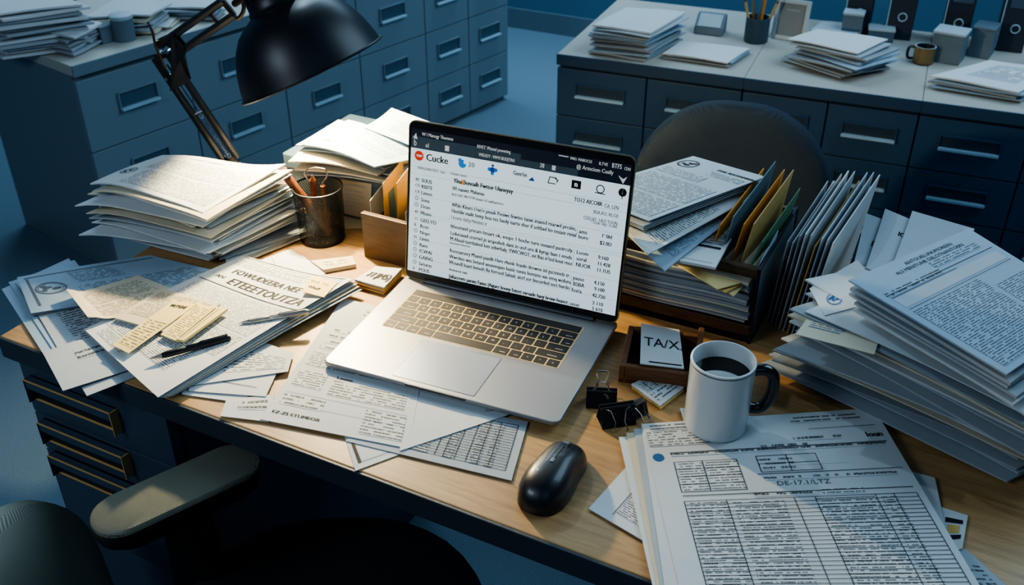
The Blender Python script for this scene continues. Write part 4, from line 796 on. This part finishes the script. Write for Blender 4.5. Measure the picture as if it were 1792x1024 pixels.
tq_ = lambda z: [Vector((-.548, 1.405, z)), Vector((-.246, 1.405, z)), Vector((-.246, 1.205, z)), Vector((-.548, 1.205, z))]
stack(tq_(T), tq_(T), 13, .030, .100, 'paper sheaf packed flat inside the wooden desk tray', 'paper', 'papers inside the desk tray', .004, lambda s, t: .0025 * math.sin(9 * s) * t, sd=21, rr=.015, fill=.75, mats=('dim', 'grey', 'cream', 'dim'))
for k in range(3): spx('folder', ('lowest yellow folder corner sticking out of the desk tray', 'middle yellow folder corner sticking out of the desk tray', 'topmost yellow folder corner sticking out of the desk tray')[k], .093 + .004 * k, ((1196 - 6 * k, 462), (1290, 478), (1304 - 4 * k, 497 - k), (1284 - 14 * k, 518 - 6 * k)), 'yellow' if k != 1 else 'manila', (), None, .0015, cat='folder')
z0 = .128
heap = lambda h, pts, lb, nm, m_, it, b=None, th=.0014: sheet(nm, lb, 'document', [Vector((p.x, max(p.y, 1.205), p.z)) if p.x < -.40 else p for p in quadpx(h, *pts)], b, th, m_, it)
heap(z0 + .006, ((1230, 388), (1290, 399), (1252, 468), (1170, 452)), 'white printed sheets lying flat at the front of the heap on the desk tray', 'document', 'white', (('B', .1, .08, .9, .5, 6), ('R', .1, .93, .9, .93, .0006), ('R', .2, .6, .9, .55, .0006)), None, .004)
heap(z0 + .016, ((1200, 330), (1300, 370), (1165, 461), (1060, 440)), 'blue-lit document with its corner hanging over the tray rail', 'document', 'blue', (('B', .08, .1, .92, .5, 14), ('B', .08, .55, .92, .85, 12)), lambda s, t: -.012 * t * t)
heap(z0 + .026, ((1195, 300), (1322, 350), (1135, 438), (1050, 420)), 'second document of the heap on the desk tray, turned under the sealed one', 'document', 'white', (('B', .08, .3, .92, .9, 20),), lambda s, t: .008 * s * (1 - t) - .006 * t)
for k in range(3): heap(z0 + .032 + .003 * k, ((1205, 285 - 3 * k), (1335 - 4 * k, 332 - 3 * k), (1126, 402 - 3 * k), (1010, 350)), 'bent grey sheet directly under the sealed document on the desk tray', 'document', 'grey', (), lambda s, t: .012 * s * (1 - t))['group'] = 'sheets under the sealed document'
heap(z0 + .045, ((1213, 273), (1338, 322), (1136, 386), (1000, 335)), 'typed document with a round seal on top of the desk tray heap', 'document', 'blue', (('S', .16, .14, .016, 'ink'), ('T', .52, .12, .009, 'EUAL REATENMIRIBA', 'ink', .8, 1), ('B', .52, .15, .95, .22, 3), ('B', .06, .26, .62, .36, 5), ('X', .18, .30, .62, .36, 'shade_band'), ('B', .06, .40, .94, .68, 13), ('B', .06, .71, .94, .96, 11)), lambda s, t: .012 * s * (1 - t))
fold_ = [(-.312, 'orange_card', 'orange folder standing leftmost behind the rail of the desk tray', .185, .0), (-.296, 'slate_card', 'slate grey folder standing second behind the rail of the desk tray', .200, .0), (-.281, 'orange_card', 'bright orange folder standing third behind the rail of the desk tray', .190, .0), (-.268, 'tan_card', 'tan folder standing fourth behind the rail of the desk tray', .192, .0), (-.254, 'green_card', 'green patterned folder standing next to the wire mesh end of the desk tray', .165, .0)]
for k, (x, mm, lb, z1, dr) in enumerate(fold_):
    card('folder', lb, upright(x - .004, 1.232 + .003 * k, 1.40, .104, z1, .010, .022, .014), .0016, mm, 'folder', None, ((.05, .1, .1, .8, 'paper_cream'),) if k == 2 else ())
card('paper_sheet', 'white sheet standing between the green folder and the mesh end of the tray', upright(-.247, 1.228, 1.30, .104, .140, .004, .02, .005), .0012, 'paper_blue', 'paper')
mm_ = ['paper_dim', 'paper_grey', 'paper_dim', 'paper_white', 'paper_grey', 'tan_card', 'paper_blue', 'paper_grey', 'paper_white']
for k in range(9):
    x = -.228 + .0068 * k
    lb = 'grey folder in the upright row right of the wire mesh tray end'; gp_ = 'upright folders right of the tray'
    if k == 5: lb, gp_ = 'tan edged folder in the upright row right of the wire mesh tray end', None
    if k == 8: lb, gp_ = 'white folder closing the upright row on the right, its face showing', None
    card('folder', lb, upright(x, 1.272 - .003 * k, 1.455, .001, (.160, .162, .176, .183, .184, .170, .186, .188, .186)[k], .010 + .0012 * k, .022, .014 + .001 * k), .0016, mm_[k], 'folder', gp_)
# ================================================================== BIG RIGHT STACK
tp = quadpx(.168, (1485, 490), (1695, 402), (1925, 545), (1762, 655))
mid = [Vector((-.165, 1.175, T)), Vector((-.02, 1.345, T)), Vector((.26, 1.22, T)), Vector((.135, 1.04, T))]
bt = [Vector((-.185, 1.15, T)), Vector((-.06, 1.33, T)), Vector((.27, 1.28, T)), Vector((.14, 1.075, T))]
bb = lambda s, t: -.008 * (1 - s) ** 2 * t - .004 * t * t + .003 * math.sin(4 * t + 2 * s)
stack(bt, mid, 24, .012, .125, 'paper sheaf inside the big stack at the right of the desk', 'paper', 'papers of the big right stack', .020, bb, sd=31, fill=.6, wob=.32, rr=.15, mats=('grey', 'white', 'cream', 'dim'))
tlb = 'thick sheaf just under the top document of the big right stack'
stack([p + Vector((.012, -.008, 0)) for p in tp], tp, 4, .128, .158, tlb, 'paper', 'upper sheaves of the big right stack', .004, lambda s, t: 0, sd=33, fill=.7, rr=.03, mats=('white', 'grey'))
rt_items = [('T', .38, .075, .009, "ANTOUELUNUMOREEN", 'ink', 1), ('T', .26, .12, .009, 'ALS MENITUHR DELOTNANTOERS', 'ink', 1), ('B', .5, .13, .9, .19, 3), ('X', .05, .27, .95, .36, 'shade_band'), ('R', .04, .23, .96, .23, .001), ('B', .05, .2, .5, .25, 2), ('R', .05, .26, .6, .26, .0008), ('R', .05, .38, .96, .38, .0006), ('B', .05, .40, .62, .96, 24), ('B', .66, .50, .95, .96, 20)]
sheet('document', 'typed document with a shaded band on top of the big right stack', 'document', quadpx(.168, (1485, 490), (1695, 402), (1925, 545), (1762, 655)), lambda s, t: .002 * s, .0022, 'blue', rt_items)
for k, (h, pts, lb, it) in enumerate(((.122, ((1512, 392), (1600, 425), (1560, 505), (1492, 470)), 'pale envelope poking out behind the right stack, with dark capitals', (('T', .25, .45, .014, "J'OBES", 'ink', .8, 1),)),
    (.130, ((1545, 384), (1640, 425), (1600, 505), (1515, 468)), 'pale envelope second from the left behind the right stack top', (('T', .35, .3, .014, 'IOWE', 'ink', .8, 1),)),
    (.138, ((1592, 388), (1700, 420), (1660, 490), (1560, 468)), 'pale envelope nearest the top document behind the right stack', ()))):
    spx('envelope', lb, h, pts, 'grey', it, lambda s, t: .018 * (1 - t) ** 2, .0015, cat='envelope')
spx('letter', 'sheet with a blue round seal sticking out on the left of the right stack', .1275, ((1418, 498), (1500, 455), (1560, 520), (1445, 545)), 'white', (('S', .25, .62, .012, 'ink_blue'),), lambda s, t: -.006 * (1 - s), cat='letter')
spx('letter', 'sheet with a boxed block of print on the left of the right stack', .118, ((1432, 528), (1550, 560), (1530, 620), (1393, 580)), 'cream', (('X', .08, .2, .5, .7, 'shade_band'), ('B', .1, .25, .48, .66, 6), ('R', .08, .2, .5, .2, .0006), ('R', .08, .7, .5, .7, .0006)), lambda s, t: -.004 * (1 - s), cat='letter')
# ================================================================== FORMS UNDER THE MUG
for h, pts, lb, m_, it in ((.0014, ((1600, 940), (1692, 962), (1800, 1060), (1600, 1070)), 'lowest sheet peeking out at the bottom right of the tax form', 'grey', (('B', .2, .3, .9, .9, 6),)),
    (.0028, ((1560, 860), (1694, 902), (1684, 960), (1560, 1000)), 'sheet with a boxed stamp at the right edge of the tax form', 'white', (('R', .72, .2, .95, .3, .0006), ('R', .72, .6, .95, .7, .0006), ('X', .75, .35, .92, .55, 'paper_manila'))),
    (.0042, ((1500, 800), (1636, 836), (1656, 930), (1500, 1000)), 'white sheet sticking out just right of the tax form', 'white', ()),
    (.0030, ((1104, 808), (1240, 880), (1166, 970), (1030, 890)), 'sheet with a dense printed table left of the tax form', 'white', (('B', .28, .1, .95, .85, 16), ('R', .26, .06, .26, .9, .0008), ('R', .26, .08, .96, .06, .0008))),
    (.0050, ((1190, 714), (1400, 738), (1480, 830), (1230, 850)), 'white sheet corner directly behind the mug base', 'white', (('X', .02, .02, .06, .06, 'shade_band'),)),
    (.0062, ((1310, 735), (1425, 722), (1540, 800), (1300, 850)), 'sheet with small headings right of the mug handle', 'white', (('B', .2, .05, .8, .2, 2),))):
    spx('form_sheet' if 'form' in lb else 'paper_sheet', lb, h, pts, m_, it)
for k in range(4): spx('form_sheet', 'loose form sheet fanned directly under the tax form', .0073 + .0012 * k, ((1083 + 13 * k, 765 - 7 * k), (1545 - 4 * k, 735 - 6 * k), (1680 + 8 * k, 1060), (1150 + 6 * k, 1060)), ('white', 'cream', 'grey', 'white')[k], (), None, .0007, 'sheets fanned under the tax form')
tax = [('B', .03, .01, .24, .05, 2), ('B', .01, .055, .26, .15, 4), ('D', .035, .215, .007), ('R', .085, .205, .97, .185, .004, 'ink_grey'), ('B', .085, .19, .96, .215, 1), ('B', .62, .02, .92, .06, 2), ('R', .68, .1, .96, .1, .0006), ('T', .90, .165, .012, 'Ioun', 'ink', 1, 1), ('B', .6, .135, .8, .165, 1), ('B', .45, .17, .65, .2, 1),
 ('G', .09, .25, .34, .42, [0, .45, 1], 4), ('B', .10, .255, .2, .415, 8), ('B', .21, .255, .34, .415, 8), ('G', .42, .24, .66, .33, [0, .5, 1], 2), ('X', .58, .24, .78, .30, 'paper_white'), ('B', .42, .25, .56, .32, 3), ('R', .40, .345, .97, .335, .004, 'ink_grey'), ('B', .42, .35, .94, .375, 1), ('T', .46, .405, .010, 'DE-17.1/LTZ', 'ink_grey', 1.2),
 ('G', .09, .47, .97, .97, [0, .18, .47, .56, .82, .90, 1], 26), ('B', .10, .475, .25, .965, 26), ('B', .27, .48, .46, .96, 24), ('B', .58, .475, .81, .965, 26), ('B', .83, .48, .89, .96, 26), ('R', .09, .44, .97, .44, .001), ('B', .36, .435, .6, .46, 1), ('B', .62, .43, .78, .46, 2)]
spx('tax_form', 'large ruled tax form with tables in the lower right, the mug standing on it', .0124, ((1123, 742), (1529, 714), (1745, 1075), (1200, 1075)), 'blue' if 0 else 'white', tax, None, .0009, cat='form', n=(20, 24))
# ================================================================== ON THE BACK CABINETS (RIGHT)
hr = -.14
def bgstack(h, pts, n, ht, label, group, toplab, sd, rr=.1, m_=('white', 'grey', 'cream'), rnd=.012, fill=.7, bd=None, items=()):
    q1 = quadpx(h + ht, *pts); q0 = [Vector((p.x, p.y, T)) for p in q1]
    stack(q0, q1, n, h + .001, h + ht, label, 'paper', group, rnd, bd or (lambda s, t: .002 * math.sin(3 * s)), sd=sd, rr=rr, fill=fill, mats=m_, n2=(6, 6), pick={n - 1: ('paper_sheet', toplab, 'paper', list(items), 'white')})
bgstack(hr, ((1097, 13), (1200, 23), (1138, 58), (1036, 45)), 10, .085, 'sheaf inside the neat stack at the left end of the back cabinet', 'papers of the neat back stack', 'white sheet on top of the neat stack at the left end of the back cabinet', 41, .07, ('blue', 'grey', 'dim'))
bgstack(hr, ((1192, 70), (1313, 82), (1277, 107), (1163, 92)), 3, .018, 'thin sheet in the low pile between neat stack and pen pot', 'sheets of the low back pile', 'white sheet on top of the low pile in front of the pen pot', 42, .06, ('blue', 'grey', 'dim'))
bgstack(hr, ((1443, 53), (1564, 76), (1500, 97), (1382, 69)), 9, .075, 'sheaf inside the splayed stack in front of the picture frame', 'papers of the splayed back stack', 'white sheet on top of the splayed stack in front of the picture frame', 43, .2, ('blue', 'grey', 'dim'), rnd=.02)
bgstack(hr, ((1732, 104), (1850, 122), (1790, 160), (1633, 134)), 4, .035, 'folder in the low pile at the right end of the back cabinet', 'folders at the right end of the back cabinet', 'printed sheet on top of the low pile at the right end of the back cabinet', 44, .06, ('blue', 'dim'), items=(('X', .25, .15, .85, .75, 'shade_band'), ('B', .3, .25, .8, .65, 6)))
spx('paper_sheet', 'flat sheet lying behind the picture frame on the back cabinet', hr + .03, ((1440, 36), (1512, 42), (1500, 62), (1418, 52)), 'grey', (), None, .028)
q = quadpx(hr, (1212, 60), (1262, 62)); bz = thing('desk_stand', 'small grey wedge-shaped desk item behind the low pile on the back cabinet', 'desk item', (q[0] + q[1]) / 2 + Vector((0, .03, 0)), RA)
m = MB(); m.prism([(-.045, -.035, 0), (-.045, .035, 0), (-.045, .03, .055), (-.045, .015, .055), (-.045, -.03, .022)], (.09, 0, 0), 'bg_box'); m.build('body', bz, bevel=.004)
m = MB(); m.prism([(-.036, -.028, .0245), (-.036, .011, .0535), (-.036, .011, .055), (-.036, -.028, .026)], (.072, 0, 0), 'bg_box_lid'); m.build('face', bz)
pp = PX(1322, 72, hr); pot = thing('pen_pot', 'dark round pen pot with pencils on the back cabinet', 'pen pot', pp)
m = MB(); m.lathe([(0, 0), (.034, 0), (.036, .003), (.036, .075), (.033, .075), (.033, .005), (0, .005)], 'bg_pot', 32); m.build('body', pot, smooth=True)
for k, (dx, dz, mm, lb) in enumerate(((-.045, .12, 'tan_card', 'leftmost slim pencil in the pot on the back cabinet'), (-.025, .15, 'bg_brass', 'second pencil from the left in the back pot'), (.002, .16, 'slate_card', 'blue-grey pencil upright in the middle of the back pot'), (.016, .165, 'orange_card', 'orange pencil standing tallest in the back pot'), (.05, .115, 'tan_card', 'rightmost pencil leaning out of the back pot'))):
    stick('pencil', lb, 'pencil', pp + rt * dx * .3 + up * .008 + FW * .004 * (k % 3 - 1), pp + rt * dx + up * dz, .0042, mm, .012, 'pencil_wood', 'pencils in the back pot')
fb_ = PX(1378, 70, hr); fr = thing('picture_frame', 'pale picture frame with an empty grey panel on the back cabinet', 'picture frame', fb_, RA - .12)
tl = Matrix.Rotation(-.16, 4, 'X')
for c_, s_ in (((-.046, 0, .06), (.012, .012, .12)), ((.046, 0, .06), (.012, .012, .12)), ((0, 0, .006), (.08, .012, .012)), ((0, 0, .114), (.08, .012, .012))): m = MB(); m.box(tl @ Vector(c_), s_, 'bg_frame', M=tl); m.build('frame_bar', fr, bevel=.001)
m = MB(); m.box(tl @ Vector((0, .002, .06)), (.082, .004, .1), 'bg_photo', M=tl); m.build('panel', fr)
m = MB(); m.prism([(-.02, .012, .09), (.02, .012, .09), (.02, .05, 0), (-.02, .05, 0)], (0, .003, 0), 'bg_frame'); m.build('easel_back', fr)
def carton(name, label, c, rz, w_, d_, h_, cat='box', lidm='bg_box_lid'):
    t = thing(name, label, cat, c, rz); m = MB(); m.box((0, 0, h_ / 2), (w_, d_, h_), 'bg_box'); m.build('body', t, bevel=.002)
    m = MB(); m.box((0, 0, h_ + .001), (w_ + .004, d_ + .004, .008), lidm); m.build('lid', t, bevel=.002); return t
carton('small_box', 'small ribbed carton standing on the flat sheet behind the back stack', PX(1488, 54, hr + .03) + Vector((0, .02, 0)), RA, .058, .05, .05)
carton('small_box', 'low dark carton behind the splayed back stack', PX(1536, 74, hr) + Vector((0, .03, 0)), RA + .1, .075, .055, .035)
carton('open_box', 'pale topped square carton beside the brass cup on the back cabinet', PX(1652, 112, hr) + Vector((.0, .04, 0)), RA - .2, .085, .075, .085)
carton('open_box', 'darker carton directly right of the pale topped one on the back cabinet', PX(1704, 108, hr) + Vector((.01, .075, 0)), RA - .2, .06, .075, .085, 'box', 'bg_box')
bc = PX(1614, 110, hr); cu = thing('brass_cup', 'small dark cup with a brass front beside the cartons on the back cabinet', 'cup', bc)
m = MB(); m.lathe([(0, 0), (.026, 0), (.029, .004), (.029, .05), (.026, .05), (.026, .006), (0, .006)], 'bg_brass', 28, mats=['bg_dark', 'bg_dark', 'bg_brass', 'bg_box_lid', 'bg_dark', 'bg_dark']); m.build('body', cu, smooth=True)
m = MB(); m.tube(smoothp([(-.028, .042), (-.042, .042), (-.046, .025), (-.042, .010), (-.028, .010)]), .004, 'bg_dark', 8); m.build('handle', cu, smooth=True)
for k, (u, v) in enumerate(((1498, 52), (1572, 62), (1668, 78), (1765, 92))):
    P0 = RC + Vector((-math.sin(RA), math.cos(RA), 0)) * .50; b = PV(u, v - 8, P0, RA); b.z = RC.z
    t = thing('ring_binder', ('dark upright binder at the back of the cabinet, first from the left', 'dark upright binder second from the left at the back of the cabinet', 'dark upright binder third from the left at the back of the cabinet', 'dark upright binder at the far right back of the cabinet')[k], 'binder', b, RA)
    m = MB(); m.box((0, .05, .16), (.078, .10, .32), 'bg_dark'); m.build('spine_case', t, bevel=.003)
    m = MB(); m.box((.004, -.001, .165), (.056, .003, .07), 'bg_plate'); m.build('label_plate', t)
    m = MB(); m.tube([(.004 + .012 * math.cos(6.2832 * q / 20), -.002, .07 + .012 * math.sin(6.2832 * q / 20)) for q in range(20)], .002, 'handle_metal', 6, True); m.build('finger_ring', t, smooth=True)
    m = MB(); m.box((-.037, -.0012, .16), (.003, .003, .3), 'handle_metal'); m.build('edge_highlight', t)  # pale strip painted in for the highlight along the left edge
# ================================================================== ON THE LEFT CABINETS
hl = -.08
bgstack(hl, ((60, -22), (146, 8), (-10, 28), (-110, -8)), 12, .125, 'sheaf inside the tall stack at the near end of the left cabinets', 'papers of the tall left cabinet stack', 'sheet on top of the tall stack at the near end of the left cabinets', 51, .05, ('grey', 'dim', 'white'), .012)
bgstack(hl, ((125, 33), (176, 42), (120, 66), (78, 57)), 5, .055, 'folder in the short pile beside the tall stack on the left cabinets', 'folders of the short left cabinet pile', 'pale folder on top of the short pile beside the tall cabinet stack', 52, .1, ('dim', 'grey'), .006)
bgstack(hl, ((200, -6), (292, 4), (262, 27), (142, 33)), 5, .06, 'sheet in the loose pile behind the small box on the left cabinets', 'sheets of the loose left cabinet pile', 'top sheet of the loose pile behind the small box on the left cabinets', 53, .12, rnd=.012)
bgstack(hl, ((300, -8), (392, -2), (372, 14), (275, 12)), 4, .04, 'sheet in the far pile on the left cabinets, behind the lamp arm', 'sheets of the far left cabinet pile', 'top sheet of the far pile on the left cabinets behind the lamp arm', 54, .12, ('blue', 'dim', 'grey'))
bgstack(hl, ((262, 33), (318, 29), (300, 46), (250, 48)), 2, .012, 'under sheet beside the paper roll on the left cabinets', 'sheets beside the left cabinet roll', 'bright curled sheet beside the round tub on the left cabinets', 55, .05)
carton('small_box', 'small grey carton beside the round tub on the left cabinets', PX(196, 72, hl) + dn * .02, LA, .07, .06, .045, 'box', 'bg_box')
tb = PX(230, 73, hl); tu = thing('paper_tub', 'round pale tub standing at the front edge of the left cabinets', 'tub', tb + dn * .03)
m = MB(); m.lathe([(0, 0), (.030, 0), (.031, .004), (.031, .062)], 'bg_box', 28); m.build('body', tu, smooth=True)
m = MB(); m.lathe([(.031, .062), (.033, .063), (.033, .072), (.030, .074), (0, .074)], 'bg_box_lid', 28); m.build('lid', tu, smooth=True)
# ================================================================== LIGHT, WORLD, CAMERA
def light(name, typ, loc, energy, col, **kw):
    l = bpy.data.lights.new(name, typ); l.energy = energy; l.color = col
    tgt = kw.pop('target', None)
    for k, v in kw.items(): setattr(l, k, v)
    o = bpy.data.objects.new(name, l); COL.objects.link(o); o.location = loc
    if tgt is not None: o.rotation_euler = (Vector(tgt) - Vector(loc)).to_track_quat('-Z', 'Y').to_euler()
    return o
light('lamp_glow', 'POINT', LPOS, 46, (1, .79, .45), shadow_soft_size=.016)
light('blue_back_fill', 'AREA', (-2.6, 4.3, 2.75), 150, (.52, .78, 1.0), shape='RECTANGLE', size=3.5, size_y=2.0, target=(-1.6, 2.6, 0))  # added blue fill for the background, no fixture behind it
light('blue_cabinet_fill', 'AREA', (.8, 3.0, 2.7), 75, (.52, .78, 1.0), shape='RECTANGLE', size=2.5, size_y=1.5, target=(-1.9, 2.7, .4))  # unseen fill added to lift the left cabinet fronts
light('blue_left_fill', 'AREA', (-1.5, -.7, 2.0), 20, (.7, .85, 1.0), shape='RECTANGLE', size=.8, size_y=.6, target=(-.95, .45, .5))  # added fill for the drawer pedestal and the foreground chair
light('blue_floor_fill', 'SPOT', (-1.6, 3.9, 2.75), 150, (.55, .80, 1.0), shadow_soft_size=.3, spot_size=math.radians(58), spot_blend=1.0, target=PX(935, 190, -T))  # spot added only to brighten the open carpet at the back
light('blue_front_fill', 'AREA', (.9, -.7, 2.4), 4.5, (.34, .62, 1.0), shape='RECTANGLE', size=1.6, size_y=1.2, target=(-.1, .9, .7))  # weak blue fill added over the front of the desk
light('overhead_spot', 'SPOT', (-1.95, 2.2, T + 1.75), 56, (.60, .83, 1.0), shadow_soft_size=.03, spot_size=math.radians(32), spot_blend=1.0, target=(-.18, .95, T))
w = bpy.data.worlds.new('night_office'); bpy.context.scene.world = w; w.use_nodes = True
bg = w.node_tree.nodes['Background']; bg.inputs[0].default_value = (.085, .16, .26, 1); bg.inputs[1].default_value = .40
c = bpy.data.cameras.new('camera'); c.sensor_width = 36; c.lens = F / 1792 * 36; c.clip_start = .05
co = bpy.data.objects.new('camera', c); COL.objects.link(co); co.location = CAM; co.rotation_euler = (math.pi / 2 - PITCH, 0, YAW)
c.dof.use_dof = True; c.dof.focus_distance = 1.32; c.dof.aperture_fstop = 9.0
bpy.context.scene.camera = co
vs_ = bpy.context.scene.view_settings
vs_.view_transform = 'AgX'; vs_.look = 'AgX - Medium High Contrast'; vs_.exposure = -0.35
